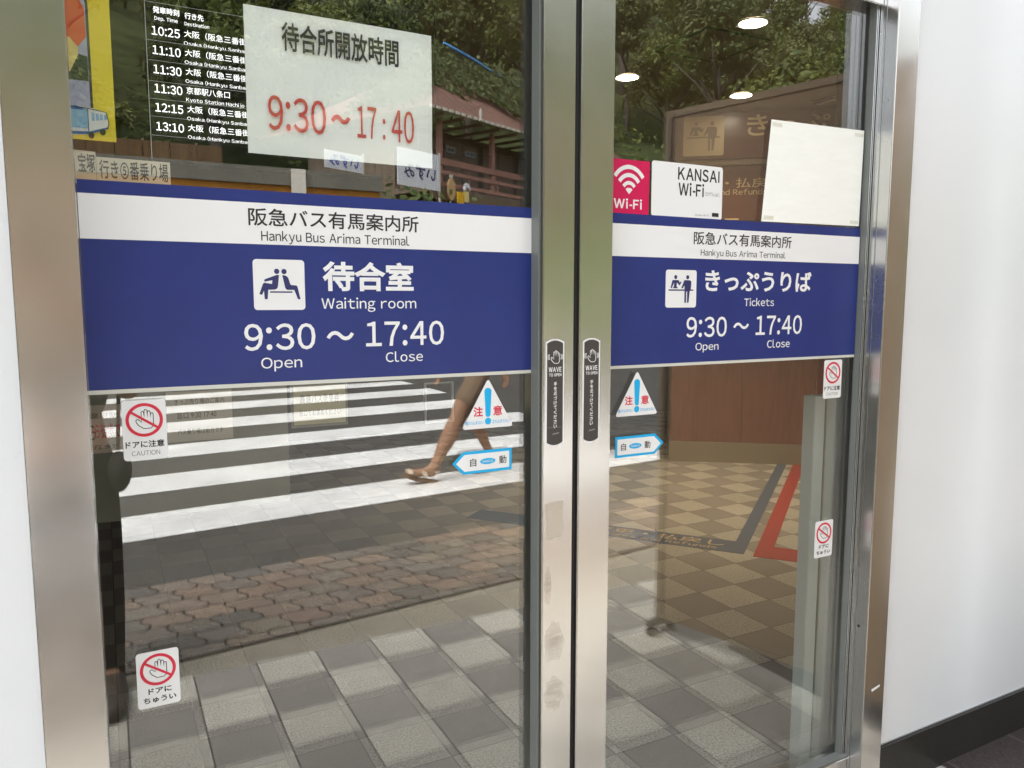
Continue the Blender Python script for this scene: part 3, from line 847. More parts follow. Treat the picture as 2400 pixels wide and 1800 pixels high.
def arrow(label, pts, sgn):
    s = thing('auto_door_sticker', label, 'sticker', (sum(p[0] for p in pts) / 5, .011, min(p[1] for p in pts)), 'automatic door arrow stickers')
    MB().slab(pts, FI, 0, .0003).build('arrow_border', M['cyan'], s)
    cx = sum(p[0] for p in pts) / 5; cz = (max(p[1] for p in pts) + min(p[1] for p in pts)) / 2
    b = .0062
    xs = sorted(p[0] for p in pts)
    if sgn < 0:
        tip, flat, sh = xs[0], xs[-1], xs[1]
    else:
        tip, flat, sh = xs[-1], xs[0], xs[-2]
    z0, z1 = min(p[1] for p in pts), max(p[1] for p in pts)
    inn = [(tip - sgn * .0085, cz), (sh - sgn * .003, z1 - b), (flat + sgn * b, z1 - b), (flat + sgn * b, z0 + b), (sh - sgn * .003, z0 + b)]
    MB().slab(inn, FI, .0005, .0007).build('arrow_panel', M['white'], s)
    c = (sh + flat) / 2
    mb = MB()
    text(mb, '自', c - .043, c - .028, cz - .009, cz + .009, FI, .0009, 0, .01)
    text(mb, '動', c + .028, c + .046, cz - .009, cz + .009, FI, .0009, 0, .01)
    mb.build('lettering', M['ink'], s)
    e = MB().poly([(c - .020 + .001, cz)] + [(c + .019 * math.cos(R(a)) * 1.0, cz + .0068 * math.sin(R(a))) for a in range(160, -1, -20)] + [(c + .019 * math.cos(R(a)), cz + .0068 * math.sin(R(a))) for a in range(-20, -180, -20)], FI, .0009).build('oval_badge', M['cyan'], s)
    mb = MB()
    text(mb, 'NABCO', c - .0125, c + .0125, cz - .0025, cz + .0025, FI, .0011, 0, .01, 'cap')
    mb.build('badge_lettering', M['white'], e)
arrow('left-pointing blue and white automatic door arrow sticker', [(0.6464, 1.1504), (0.6717, 1.1739), (0.7905, 1.1739), (0.7905, 1.1246), (0.6717, 1.1246)], -1)
arrow('right-pointing blue and white automatic door arrow sticker', [(1.0729, 1.1732), (1.1921, 1.1732), (1.2194, 1.1487), (1.1921, 1.1221), (1.0729, 1.1221)], 1)

FS = DF(-.0402)
def wave(label, x0, x1, z0, z1, worn):
    s = thing('touch_sticker', label, 'sticker', ((x0 + x1) / 2, -.0405, z0), 'wave-to-open sensor stickers')
    def cap(g):
        n = 8
        top = [(x1 + g + (x0 - x1 - 2 * g) * k / n, z1 + g + .0065 * (1 - (2 * k / n - 1) ** 2)) for k in range(n + 1)]
        bot = [(x0 - g + (x1 - x0 + 2 * g) * k / n, z0 - g - .0065 * (1 - (2 * k / n - 1) ** 2)) for k in range(n + 1)]
        return top + bot
    MB().slab(cap(.0032), FS, 0, .0003).build('white_border', M['white'], s)
    MB().slab(cap(0), FS, .0005, .0008).build('plate', M['charcoal'], s)
    cx = (x0 + x1) / 2; w = x1 - x0
    mb = MB()
    hz = z1 - .030; k = .042
    mb.ribbon([(cx + (p[0] - .54) * k, hz + (p[1] - .58) * k) for p in HAND], .0016, FS, .001, 0, True)
    for sg in (-1, 1):
        for d in (.0155, .0185):
            mb.ribbon([(cx + sg * (d - .001), hz + .006), (cx + sg * d, hz + .002), (cx + sg * d, hz - .002), (cx + sg * (d - .001), hz - .006)], .0014, FS, .001)
    mb.build('hand_icon', M['white'], s)
    mb = MB()
    text(mb, 'WAVE', cx - w * .40, cx + w * .40, z1 - .063, z1 - .0525, FS, .001, 0, .03, 'cap')
    text(mb, 'TO OPEN', cx - w * .38, cx + w * .40, z1 - .073, z1 - .0665, FS, .001, 0, .03, 'cap')
    for i, ch in enumerate('手を近づけてください'):
        zc = z1 - .090 - i * .0106
        hh = .0044; ww = .0042
        text(mb, ch, cx - ww + .001, cx + ww + .001, zc - hh, zc + hh, FS, .001, 0, .02)
    mb.build('lettering', M['white'], s)
    mb = MB().slab([(cx - .006, z0 + .017), (cx + .011, z0 + .019), (cx + .011, z0 + .0225), (cx - .006, z0 + .020)], FS, .001, .0012)
    if worn:
        mb.slab([(x0 + .001, z0 + .034), (x1 - .001, z0 + .034), (x1 - .001, z0 + .0332), (x0 + .001, z0 + .0332)], FS, .0009, .0011)
    mb.build('scuff_mark', M['greyink'], s)
wave('dark wave-to-open hand sticker on the left steel stile, with a worn grey foot', .8580, .8990, 1.1850, 1.4065, True)
wave('dark wave-to-open hand sticker on the right steel stile, beside the triangle sticker', .9552, .9950, 1.1855, 1.4065, False)

# ---- wifi stickers
s = thing('wifi_sticker', 'square crimson wifi sticker with white radio arcs beside the right stile', 'sticker', (1.1059, .011, 1.7028))
MB().slab([(1.0306, 1.7028), (1.1599, 1.7028), (1.1609, 1.8275), (1.0306, 1.8268)], FI, 0, .0003).build('backing', M['wifi'], s)
mb = MB()
cx, cz = 1.1014, 1.7534
for r_, wd in ((.064, .0095), (.044, .0095), (.025, .0085)):
    mb.ribbon([(cx + r_ * .80 * math.sin(R(a)), cz + r_ * .93 * math.cos(R(a)) - .002) for a in range(-52, 53, 8)], wd, FI, .0005)
mb.poly([(cx, cz - .005), (cx + .010, cz + .006), (cx + .005, cz + .0095), (cx - .005, cz + .0095), (cx - .010, cz + .006)], FI, .0005)
mb.build('radio_arcs', M['white'], s)
mb = MB()
text(mb, 'Wi-Fi', 1.0583, 1.1397, 1.7158, 1.7385, FI, .0005, 0, .025, 'cap')
mb.build('lettering', M['white'], s)
s = thing('wifi_sticker', 'white rounded regional wifi sticker with black lettering beside the crimson one', 'sticker', (1.2784, .011, 1.7028))
MB().slab(rrect(1.1673, 1.3895, 1.7028, 1.8318, .007), FI, 0, .0003).build('backing', M['white'], s)
mb = MB()
text(mb, 'KANSAI', 1.2465, 1.3788, 1.7936, 1.8228, FI, .0005, 0, 0.022, 'cap', .92)
text(mb, 'Wi-Fi', 1.2487, 1.3295, 1.7564, 1.7876, FI, .0005, 0, 0.022, 'cap', .92)
text(mb, '(Official)', 1.3325, 1.3801, 1.7584, 1.7693, FI, .0005, 1)
text(mb, 'Osaka Wi-Fi', 1.3023, 1.3471, 1.7089, 1.7142, FI, .0005, 1)
mb.build('lettering', [M['ink'], M['greyink']], s)
mb = MB()
mb.slab([(1.3573, 1.7095), (1.379, 1.7095), (1.379, 1.7188), (1.3573, 1.7188)], FI, .0005, .0007)
mb.build('small_badge', M['ink'], s)

# ---- papers taped inside the glass
s = thing('opening_hours_notice', 'white laminated notice with black heading and red opening times on the left glass', 'notice', (.43, .0135, 1.7718))
FP = DF(.0140)
mb = MB()
NXp, NZp = 16, 12
for j in range(NZp + 1):
    for i in range(NXp + 1):
        u, v = i / NXp, j / NZp
        mb.v.append((.2498 + u * .3645, .0140 + .0016 * math.sin(u * 7 + v * 3) * math.sin(v * 5 + 1) , 1.7716 + v * .2622))
mb.f = [(j * (NXp + 1) + i, j * (NXp + 1) + i + 1, (j + 1) * (NXp + 1) + i + 1, (j + 1) * (NXp + 1) + i) for j in range(NZp) for i in range(NXp)]
mb.mi = [0] * len(mb.f); mb.sm = [True] * len(mb.f)
mb.build('sheet', M['paper'], s)
mb = MB()
text(mb, '待合所開放時間', .3160, .5433, 1.9609, 2.0140, FP, .0024, 0, .018)
mb.build('heading', M['ink'], s)
mb = MB()
text(mb, '9:30', .2873, .3950, 1.8178, 1.8797, FP, .0024, 0, .006, 'cap')
text(mb, '～', .4044, .4426, 1.8403, 1.8574, FP, .0024, 0, .045)
text(mb, '17', .4560, .4950, 1.8185, 1.8790, FP, .0024, 0, .004, 'cap')
text(mb, ':', .5079, .5133, 1.8187, 1.8595, FP, .0024, 0, .006)
text(mb, '40', .5264, .5737, 1.8174, 1.8799, FP, .0024, 0, .004, 'cap')
mb.build('times', M['redpale'], s)
s = thing('blank_sheet', 'tilted blank white sheet taped to the right glass above the ticket office sign', 'paper', (1.74, .0135, 1.712))
MB().slab([(1.5501, 1.9663), (1.906, 1.973), (1.902, 1.7102), (1.5258, 1.7060)][::-1], FI, 0, .0004).build('sheet', M['blankpaper'], s)
mb = MB()
for x, z in ((1.553, 1.950), (1.868, 1.954), (1.534, 1.712), (1.864, 1.715)):
    mb.slab([(x, z), (x + .035, z), (x + .035, z + .010), (x, z + .010)], FI, .0007, .0009)
mb.build('tape', m_glass('clear_sticky_tape', .05, (.965, .965, .94)), s)

FT = DF(.0200)
s = thing('boarding_notice', 'two-piece handwritten notice pointing to boarding place five, above the blue sign', 'notice', (.04, .020, 1.695))
mb = MB().slab([(-.055, 1.698), (.0005, 1.698), (.0005, 1.7522), (-.055, 1.754)], FT, 0, .0003)
mb.slab([(.0010, 1.692), (.1164, 1.692), (.1164, 1.7437), (.0010, 1.7443)], FT, 0, .0003)
mb.build('sheet', M['notice_beige'], s)
mb = MB()
text(mb, '宝塚', -.0265, -.0008, 1.7170, 1.7485, FT, .0006, 0, .018)
text(mb, '行き⑤番乗り場', .0050, .1128, 1.7085, 1.7405, FT, .0006, 0, .012)
mb.build('lettering', M['ink'], s)

# poster
s = thing('bus_poster', 'yellow poster with orange picture and small bus behind the left edge of the glass', 'poster', (-.02, .022, 1.7715))
FQ = DF(.0230)
MB().slab([(-.30, 1.7715), (.0335, 1.7715), (.0335, 2.16), (-.30, 2.16)], FQ, 0, .0003).build('sheet', M['yellow'], s)
mb = MB()
mb.slab(rrect(-.25, .0012, 1.805, 2.012, .018), FQ, .0005, .0007, 1)
mb.slab(rrect(-.248, -.0028, 1.808, 2.009, .016), FQ, .0009, .0010, 0)
mb.build('picture_panel', [M['lavender'], M['ink']], s)
mb = MB()
mb.poly([(-.05, 2.0), (-.012, 2.0), (-.0045, 1.985), (-.0038, 1.940), (-.016, 1.923), (-.05, 1.945)], FQ, .0012, 0)
mb.poly([(-.06, 1.94), (-.028, 1.936), (-.0162, 1.921), (-.0175, 1.908), (-.030, 1.881), (-.06, 1.87)], FQ, .00125, 1)
mb.poly([(-.06, 1.878), (-.0300, 1.884), (-.0162, 1.911), (-.0032, 1.908), (-.0032, 1.868), (-.06, 1.868)], FQ, .00115, 2)
mb.build('picture_shapes', [M['orange'], M['cream'], M['dkgreen']], s)
mb = MB()
mb.poly([(-.05, 1.783), (-.028, 1.778), (-.006, 1.781), (.0215, 1.792), (.0235, 1.803), (.020, 1.8195), (.0, 1.8245), (-.028, 1.8265), (-.05, 1.825)], FQ, .0014, 1)
mb.poly([(-.05, 1.790), (-.0075, 1.790), (-.0070, 1.822), (-.028, 1.8245), (-.05, 1.823)], FQ, .0016, 0)
mb.poly([(-.05, 1.8255), (-.025, 1.8262), (-.012, 1.824), (-.016, 1.820), (-.05, 1.820)], FQ, .0018, 2)
mb.poly([(-.05, 1.778), (-.006, 1.781), (.0215, 1.792), (.0222, 1.7955), (-.006, 1.7855), (-.05, 1.783)], FQ, .0018, 2)
for x, z in ((-.004, 1.7795), (.0135, 1.7865)):
    mb.poly(circ(x, z, .0045, 14, .0055), FQ, .0020, 3)
for k in range(4):
    x = -.002 + k * .0062
    mb.poly([(x, 1.803 + k * .0012), (x + .0045, 1.804 + k * .0012), (x + .0045, 1.8165 - k * .0006), (x, 1.8175 - k * .0006)], FQ, .0018, 0)
mb.ribbon([(-.05, 1.825), (-.0072, 1.8235), (.020, 1.8195), (.0235, 1.803), (.0215, 1.792)], .0012, FQ, .0021, 3)
mb.ribbon([(-.0072, 1.8235), (-.0075, 1.785)], .001, FQ, .0021, 3)
mb.build('little_bus', [M['skyblue'], M['white'], M['busblue'], M['ink']], s)

# ================================================================ INSIDE THE WAITING ROOM
# departures screen
FD = DF(.30)
s = thing('departure_screen', 'black lit departure screen listing bus times in white, behind the left glass', 'screen', (.35, .33, 1.79))
MB().box(.103, .70, .302, .345, 1.79, 2.30).build('screen', M['screen'], s)
mb = MB()
for z in (2.1075, 2.0323, 1.9928, 1.9512, 1.9160, 1.8806, 1.8423):
    mb.slab([(.106, z - .0004), (.65, z - .0004), (.65, z + .0004), (.106, z + .0004)], FD, 0, .0003)
mb.slab([(.1035, 1.795), (.1048, 1.795), (.1048, 2.29), (.1035, 2.29)], FD, 0, .0003)
mb.build('row_line', M['screenline'], s)
mb = MB()
text(mb, '発車時刻', .1190, .1690, 2.0868, 2.1000, FD, .0002, 0, .012)
text(mb, 'Dep. Time', .1215, .1655, 2.0735, 2.0812, FD, .0002, 0, .004, 'cap')
text(mb, '行き先', .1790, .2160, 2.0845, 2.0975, FD, .0002, 0, .012)
text(mb, 'Destination', .1785, .2265, 2.0715, 2.0788, FD, .0002, 0, .004, 'cap')
EN = 'Osaka (Hankyu Sanbangai)'
rows = [('10:25', '大阪（阪急三番街）', EN), ('11:10', '大阪（阪急三番街）', EN), ('11:30', '大阪（阪急三番街）', EN),
        ('11:30', '京都駅八条口', 'Kyoto Station Hachijo Guchi'), ('12:15', '大阪（阪急三番街）', EN), ('13:10', '大阪（阪急三番街）', EN)]
for i, (tm, jp, en) in enumerate(rows):
    z = 2.0436 - i * .03817
    text(mb, tm, .1150, .1685, z, z + .0172, FD, .0002, 0, .008, 'cap')
    text(mb, jp, .1765, .1765 + (.0865 if i == 3 else .130), z + .004, z + .0185, FD, .0002, 0, .002)
    text(mb, en, .1755, .1755 + .147, z - .0115, z - .0035, FD, .0002, 0, 0, 'cap')
mb.build('lettering', M['screentext'], s)

# notice board low inside
s = thing('notice_board', 'wide pale olive board hanging inside the left glass, covered with small notices', 'board', (.18, .64, .93))
MB().box(-.5, .4245, .602, .64, .957, 1.42).build('board', M['noticeboard'], s)
mb = MB().tube([(-.3, .622, 1.42), (-.3, .622, 3.198)], .002, 6).tube([(.38, .622, 1.42), (.38, .622, 3.198)], .002, 6)
mb.build('hanging_cord', M['plastic_black'], s)
def note(label, x0, x1, z0, z1, m, lines, y=.600):
    f = DF(y)
    n = thing('paper_notice', label, 'notice', ((x0 + x1) / 2, y, z0), 'notices on the inside board')
    MB().slab([(x0, z0), (x1, z0), (x1, z1), (x0, z1)], f, 0, .0004).build('sheet', m, n)
    mb = MB()
    for t_, a, b, c, d, mi in lines:
        w, h = x1 - x0, z1 - z0
        text(mb, t_, x0 + a * w, x0 + b * w, z0 + c * h, z0 + d * h, f, .0007, mi, .01)
    mb.build('lettering', [M['boardframe'], M['red'], M['ink']], n)
note('wide cream notice on the inside board, right of the upper caution sticker', .126, .283, 1.143, 1.271, M['notice_beige'],
     [('きっぷ売り場のご案内', .12, .88, .74, .86, 0), ('窓口 9:30 17:40', .15, .75, .46, .60, 0), ('バス乗り場は前方です', .15, .85, .14, .26, 0)])
note('yellow-edged notice beside the board, under the middle of the blue sign', .442, .585, 1.163, 1.269, M['notice_y'],
     [('高速バス乗車券', .12, .88, .55, .78, 0), ('窓口でお求めください', .10, .90, .22, .38, 0)], .606)
note('pinkish notice with red lettering at the far left of the inside board', -.10, .0245, 1.131, 1.249, M['notice'],
     [('から徒歩で', .40, .97, .30, .62, 1), ('有馬温泉駅', .1, .95, .72, .84, 0), ('ら', .44, .54, .28, .60, 2), ('約五分', .2, .9, .08, .18, 0)])
s = thing('hanging_board', 'small pale board hung on a cord behind the yellow-edged notice inside', 'board', (.51, .615, 1.15))
MB().box(.436, .591, .6075, .62, 1.155, 1.300).build('board', M['noticeboard'], s)
MB().tube([(.513, .614, 1.30), (.513, .614, 3.198)], .002, 6).build('hanging_cord', M['plastic_black'], s)
s = thing('picture_frame', 'thin grey rectangular frame hung inside, left of the triangle sticker', 'frame', (.866, .61, 1.14))
mb = MB()
mb.box(.8205, .8245, .60, .61, 1.1405, 1.2605); mb.box(.9075, .9115, .60, .61, 1.1405, 1.2605)
mb.box(.8246, .9074, .60, .61, 1.1405, 1.1445); mb.box(.8246, .9074, .60, .61, 1.2565, 1.2605)
mb.build('rim', M['guard'], s)
MB().tube([(.866, .605, 1.2605), (.866, .605, 3.198)], .002, 6).build('hanging_cord', M['plastic_black'], s)

# ticket counter (turned about 38 degrees)
P0 = Vector((4.66, 4.13, 0)); U = Vector((.7915, -.6112, 0)); Nn = Vector((-.6112, -.7915, 0))
def CT(a, b, z):      # a along the counter, b towards the viewer
    q = P0 + U * a + Nn * b
    return (q.x, q.y, z)
def FC(b):
    return lambda u, v, w=0.0: CT(u, b + w, v)
s = thing('ticket_counter', 'red-brown ticket counter with maroon sign header inside the room', 'counter', CT(1.0, -.4, 0))
mb = MB()
for a in (0.0, .64, 1.28, 1.92):
    mb.box(a + .003, a + .637, -.03, 0.0, .19, 1.02, 0, CT)
mb.box(0, 2.56, -.9, -.031, .19, 1.02, 0, CT)
mb.build('front', M['counterwood'], s)
MB().box(-.01, 2.57, -.9, .012, 0, .188, 0, CT).build('plinth', M['plinth'], s)
MB().box(-.03, 2.6, -.55, .05, 1.022, 1.06, 0, CT).build('worktop', M['plinth'], s)
mb = MB().box(-.03, .06, -.5, -.02, 1.062, 2.22, 0, CT).box(2.50, 2.6, -.5, -.02, 1.062, 2.22, 0, CT).box(.062, 2.498, -.85, -.80, 1.062, 2.22, 0, CT)
mb.build('side_post', M['maroon'], s)
MB().box(-.03, 2.6, -.5, -.012, 2.225, 2.70, 0, CT).build('lower_header', M['maroon2'], s)
MB().box(-.03, 2.6, -.5, .0, 2.715, 2.765, 0, CT).build('header_strip', M['boardframe'], s)  # solid brown strip between lower header and fascia
MB().box(-.03, 2.6, -.5, .02, 2.768, 3.165, 0, CT).build('fascia', M['maroon'], s)
f = FC(.0202)
p = MB().slab(rrect(.055, .41, 2.795, 3.140, .018), f, 0, .002).build('pictogram', M['signtan'], s)
mb = MB()
picto_poly(mb, TIC, .055, .41, 2.795, 3.140, f, .003, 0, TIC_SRC)
mb.build('figures', M['boarddark'], p)
mb = MB()
text(mb, 'きっぷうりば', .605, 2.05, 2.955, 3.145, f, .002, 0, .012)
f2 = FC(-.0118)
text(mb, '変更・払戻し', -.02 + .125, .93, 2.510, 2.600, f2, .002, 1, .004)
text(mb, 'Changes and Refunds', .03, .80, 2.450, 2.502, f2, .002, 1, .004, 'cap')
mb.build('lettering', [M['gold'], M['signtan']], s)
MB().box(.44, .56, -.011, .004, 2.226, 2.240, 0, CT).build('trim', M['gold'], s)

# floor films in front of the counter
O2 = Vector((3.30, 1.745, 0)); A2 = Vector((.7915, .6112, 0)); B2 = Vector((.6112, -.7915, 0))
def FL(u, v, w=0.0):     # u to the right along the strip, v away from the door
    q = O2 + B2 * u + A2 * v
    return (q.x, q.y, .004 + w)
s = thing('floor_film', 'blue floor line with the Changes and Refunds lettering', 'floor marking', FL(-.6, .1))
mb = MB().slab([(-1.9, .02), (-.035, .02), (-.035, 2.85), (-.115, 2.85), (-.115, .25), (-1.9, .25)], FL, -.003, -.001)
mb.build('film', M['bluefloor'], s)
mb = MB()
text(mb, '変更・払戻し', -1.03, -.17, .115, .225, FL, 0, 0, .01)
text(mb, 'Changes and Refunds', -1.03, -.20, .050, .105, FL, 0, 0, .004, 'cap')
mb.build('lettering', M['gold'], s)
s = thing('floor_film', 'red floor line beside the blue one, bending to the right', 'floor marking', FL(.3, .2))
MB().slab([(.02, .0), (1.6, .0), (1.6, .23), (.115, .23), (.115, 2.85), (.02, 2.85)], FL, -.003, -.001).build('film', M['redfloor'], s)
mb = MB()
text(mb, 'きっぷ', .42, .72, .10, .20, FL, 0, 0, .012)
text(mb, 'Tickets', .42, .70, .04, .085, FL, 0, 0, .004, 'cap')
mb.build('lettering', M['gold'], s)

# aluminium guard rail beside the sliding leaf
s = thing('guard_fence', 'grey aluminium guard fence with clear panel just inside the right glass', 'guard', (2.3, .14, 0))
MB().bbox(1.880, 1.926, .105, .150, 0.0, 1.2135, .002).build('post', M['guard'], s)
MB().bbox(1.9365, 1.968, .115, .140, .04, 1.180, .002).build('frame_stile', M['steel_dark'], s)
MB().bbox(1.928, 3.0, .108, .147, 1.183, 1.2135, .002).build('top_rail', M['guard'], s)
MB().bbox(1.970, 3.0, .115, .140, .04, .085, .002).build('bottom_rail', M['guard'], s)
MB().box(1.969, 3.0, .125, .131, .087, 1.181).build('clear_panel', M['guard_glass'], s)
MB().bbox(2.96, 3.0, .148, .185, 0, 1.20, .002).build('post', M['guard'], s)

# ceiling fittings
def downlight(x, y, label):
    d = thing('downlight', label, 'ceiling light', (x, y, 3.19), 'round ceiling lamps')
    MB().lathe([(.088, 3.1990), (.100, 3.1955), (.100, 3.1920), (.088, 3.1900), (.084, 3.1915)], x, y, 32).build('rim', M['lampring'], d)
    mb = MB(); mb.add([(x + .083 * math.cos(2 * math.pi * k / 32), y + .083 * math.sin(2 * math.pi * k / 32), 3.1925) for k in range(32)], [tuple(range(32))[::-1]])
    mb.build('diffuser', M['lampglow'], d)
    l = bpy.data.lights.new('downlight_lamp', 'SPOT')
    l.energy = 23; l.color = (1.0, 0.78, 0.52); l.spot_size = R(86); l.spot_blend = 0.7; l.shadow_soft_size = 0.06
    lo = bpy.data.objects.new('downlight_lamp', l)
    COL.objects.link(lo); lo.parent = d; lo.location = (0, 0, -.005)
downlight(3.61, 2.17, 'lit round ceiling lamp nearest the top of the right glass')
downlight(3.62, 3.47, 'lit round ceiling lamp beside the right stile, left of the other two')
downlight(4.765, 3.45, 'lit round ceiling lamp just above the ticket counter header')
downlight(4.77, 2.20, 'round ceiling lamp half hidden by the right steel jamb')
def hatch(x0, x1, y0, y1, label):
    h = thing('ceiling_hatch', label, 'hatch', ((x0 + x1) / 2, (y0 + y1) / 2, 3.18), 'square ceiling hatches')
    mb = MB()
    w = .016
    mb.box(x0, x1, y0, y0 + w, 3.193, 3.1985); mb.box(x0, x1, y1 - w, y1, 3.193, 3.1985)
    mb.box(x0, x0 + w, y0 + w, y1 - w, 3.193, 3.1985); mb.box(x1 - w, x1, y0 + w, y1 - w, 3.193, 3.1985)
    mb.build('frame', M['plastic_black'], h)
    MB().box(x0 + w + .002, x1 - w - .002, y0 + w + .002, y1 - w - .002, 3.194, 3.1985).build('panel', M['ceiling'], h)
hatch(3.42, 3.95, 2.35, 2.88, 'square black-edged ceiling hatch seen between the ceiling lamps')
hatch(1.20, 1.72, 2.50, 3.00, 'square ceiling hatch above the opening hours notice')
s = thing('air_vent', 'long dark slot air vent in the ceiling near the right jamb', 'vent', (5.5, 3.06, 3.18))
MB().box(5.44, 5.52, 2.78, 3.32, 3.188, 3.199).build('slot', M['plastic_black'], s)
MB().box(5.525, 5.56, 2.76, 3.34, 3.186, 3.199).build('lip', M['lampring'], s)
s = thing('added_column', 'pale square column added behind the right jamb for an upright grey reflection', 'column', (6.3, 2.6, 0))  # added column, stands in for an upright grey reflection
MB().bbox(6.10, 6.45, 2.45, 2.8, 0.001, 3.199, .01).build('shaft', m_speckle('pale_column', (.3, .3, .3), (.36, .36, .36), 50, 1, .7, .05), s)

# ================================================================ OUTSIDE, SEEN IN THE GLASS
# free-standing dark board on castors right of the entrance
s = thing('mobile_board', 'tall dark brown board on castor feet standing beside the right jamb', 'board', (2.27, -.75, 0))
BA = Vector((2.157, -1.174, 0)); BU = (Vector((2.385, -.315, 0)) - BA); BL = BU.length; BU.normalize(); BN = Vector((BU.y, -BU.x, 0))
def BT(a, b, z):       # a along the board towards the door, b to its back
    q = BA + BU * a + BN * b
    return (q.x, q.y, z)
MB().box(.027, BL - .027, .003, .020, .092, 2.27, 0, BT).build('panel', M['boarddark'], s)
MB().box(0, .026, -.003, .026, .07, 2.30, 0, BT).build('post', M['boardframe'], s)
MB().box(BL - .026, BL, -.003, .026, .07, 2.30, 0, BT).build('post', M['boardframe'], s)
MB().box(.0275, .040, -.0015, .0025, .092, 2.27, 0, BT).build('gap_strip', M['plastic_black'], s)  # darkness of the gap beside the post, drawn as a black strip
MB().box(.027, BL - .027, -.001, .024, .072, .091, 0, BT).build('rail', M['boardframe'], s)
MB().box(.027, BL - .027, -.001, .024, 2.271, 2.298, 0, BT).build('rail', M['boardframe'], s)
for a in (.02, BL - .03):
    MB().box(a - .02, a + .02, -.07, .10, .046, .066, 0, BT).build('foot_bar', M['plastic_black'], s)
    MB().box(a - .008, a + .008, .004, .018, .0665, .0698, 0, BT).build('foot_stem', M['chrome'], s)
    for b in (-.055, .085):
        F3 = lambda u, v, w=0.0, a=a, b=b: BT(a + u, b - .014 + w, v)
        MB().slab(circ(0, .0235, .022, 16), F3, 0, .028).build('castor', M['plastic_black'], s)

# trees
def crown_mesh(name, seed, w, h, n_cl, per, leafs, size):
    r = random.Random(seed)
    mb = MB()
    for c in range(n_cl):
        # clumps sit through the volume, denser near the outside
        a = r.uniform(0, 2 * math.pi); t = r.uniform(-.35, 1.0)
        rad = (r.random() ** .5) * (1 - max(0, t) ** 2.2 * .75) * (0.75 + .25 * math.sin(3 * a + seed))
        ctr = Vector((math.cos(a) * rad * w, math.sin(a) * rad * w, h * (.55 + .45 * t)))
        cr = r.uniform(.35, .8) * w * .42
        mi = r.choice([0, 0, 1]) if t < .5 else r.choice([0, 1, 1])
        for k in range(per):
            d = Vector((r.gauss(0, 1), r.gauss(0, 1), r.gauss(0, .8)))
            d = d.normalized() * cr * (r.random() ** .4)
            p = ctr + d
            s_ = size * r.uniform(.6, 1.35)
            nrm = (d.normalized() + Vector((r.gauss(0, .5), r.gauss(0, .5), .5 + r.gauss(0, .4)))).normalized()
            x = nrm.orthogonal().normalized()
            x.rotate(Matrix.Rotation(r.uniform(0, 6.28), 3, nrm))
            y = nrm.cross(x)
            q = [p + x * s_, p + y * s_ * .5 - nrm * s_ * .15, p - x * s_ * .9, p - y * s_ * .5 - nrm * s_ * .12]
            mb.add([v[:] for v in q], [(0, 1, 2, 3)], mi)
    return mb, leafs
KINDS = []
def tree_proto(seed, w, h, th, leafs, size, kind, ncl=60, per=84):
    r = random.Random(seed)
    t = thing('tree', kind, 'tree', (0, 0, 0), 'trees on the hillside')
    mb = MB()
    mb.tube([(0, 0, -1), (.06, .03, th * .4), (.0 + r.uniform(-.2, .2), r.uniform(-.2, .2), th), (r.uniform(-.3, .3), r.uniform(-.3, .3), th + h * .6)], [w * .085, w * .065, w * .05, w * .015], 7)
    for k in range(6):
        a = k * 1.05 + r.uniform(-.3, .3); zb = th * r.uniform(.6, 1.25)
        mb.tube([(0, 0, zb), (math.cos(a) * w * .35, math.sin(a) * w * .35, zb + h * .2), (math.cos(a) * w * .7, math.sin(a) * w * .7, zb + h * .34)], [w * .035, w * .022, w * .008], 5)
    mb.build('trunk', M['bark'], t)
    cm, lf = crown_mesh('crown', seed, w, h, ncl, per, leafs, size)
    cm.v = [(x, y, z + th * .72) for x, y, z in cm.v]
    cm.build('crown', [M[leafs[0]], M[leafs[1]]], t)
    return t
PROTO = [tree_proto(11, 2.5, 4.2, 2.2, ('leaf_a', 'leaf_c'), .135, 'broad dark green tree on the wooded hillside'),
         tree_proto(12, 2.2, 5.2, 2.6, ('leaf_a', 'leaf_b'), .12, 'tall olive green tree on the wooded hillside'),
         tree_proto(13, 2.8, 3.9, 2.0, ('leaf_b', 'leaf_c'), .13, 'spreading yellowish green tree on the wooded hillside'),
         tree_proto(14, 1.9, 6.0, 2.4, ('leaf_a', 'leaf_a'), .11, 'narrow dark green tree on the wooded hillside'),
         tree_proto(15, 2.4, 4.6, 2.8, ('leaf_b', 'leaf_b'), .10, 'dull grey green tree on the wooded hillside', 44, 80)]
HOUSE_A = Vector((8.45, -18.8, 0)); HU = Vector((.9027, -.4303, 0)); HN = Vector((-.4303, -.9027, 0))   # HN points into the hill
def copy_tree(src, loc, rz, sc, label):
    n = src.copy(); COL.objects.link(n)
    n.location = loc; n.rotation_euler = (0, 0, rz); n.scale = (sc, sc, sc * rng.uniform(.9, 1.15)); n['label'] = label
    for ch in src.children:
        c = ch.copy(); COL.objects.link(c); c.parent = n
spots = []
for y, dx in ((-17.8, 3.4), (-21, 3.6), (-25, 3.9), (-29.5, 4.2), (-35, 4.6), (-41.5, 5.2), (-49, 5.8), (-58, 6.6), (-68, 7.4), (-79, 8.4)):
    x0 = (-y + 1.5) * math.tan(R(-36)) - 2; x1 = (-y + 1.5) * math.tan(R(51)) + 3
    x = x0 + rng.uniform(0, dx)
    while x < x1:
        px, py = x + rng.uniform(-.8, .8), y + rng.uniform(-1.3, 1.3)
        q = Vector((px, py, 0)) - HOUSE_A
        a, b = q.dot(HU), q.dot(HN)
        if not (-8.5 < a < 11.5 and -7.5 < b < 6.8) and not (-3.5 < px < 6.0 and py > -16.9):
            spots.append((px, py))
        x += dx
used = [False] * len(PROTO)
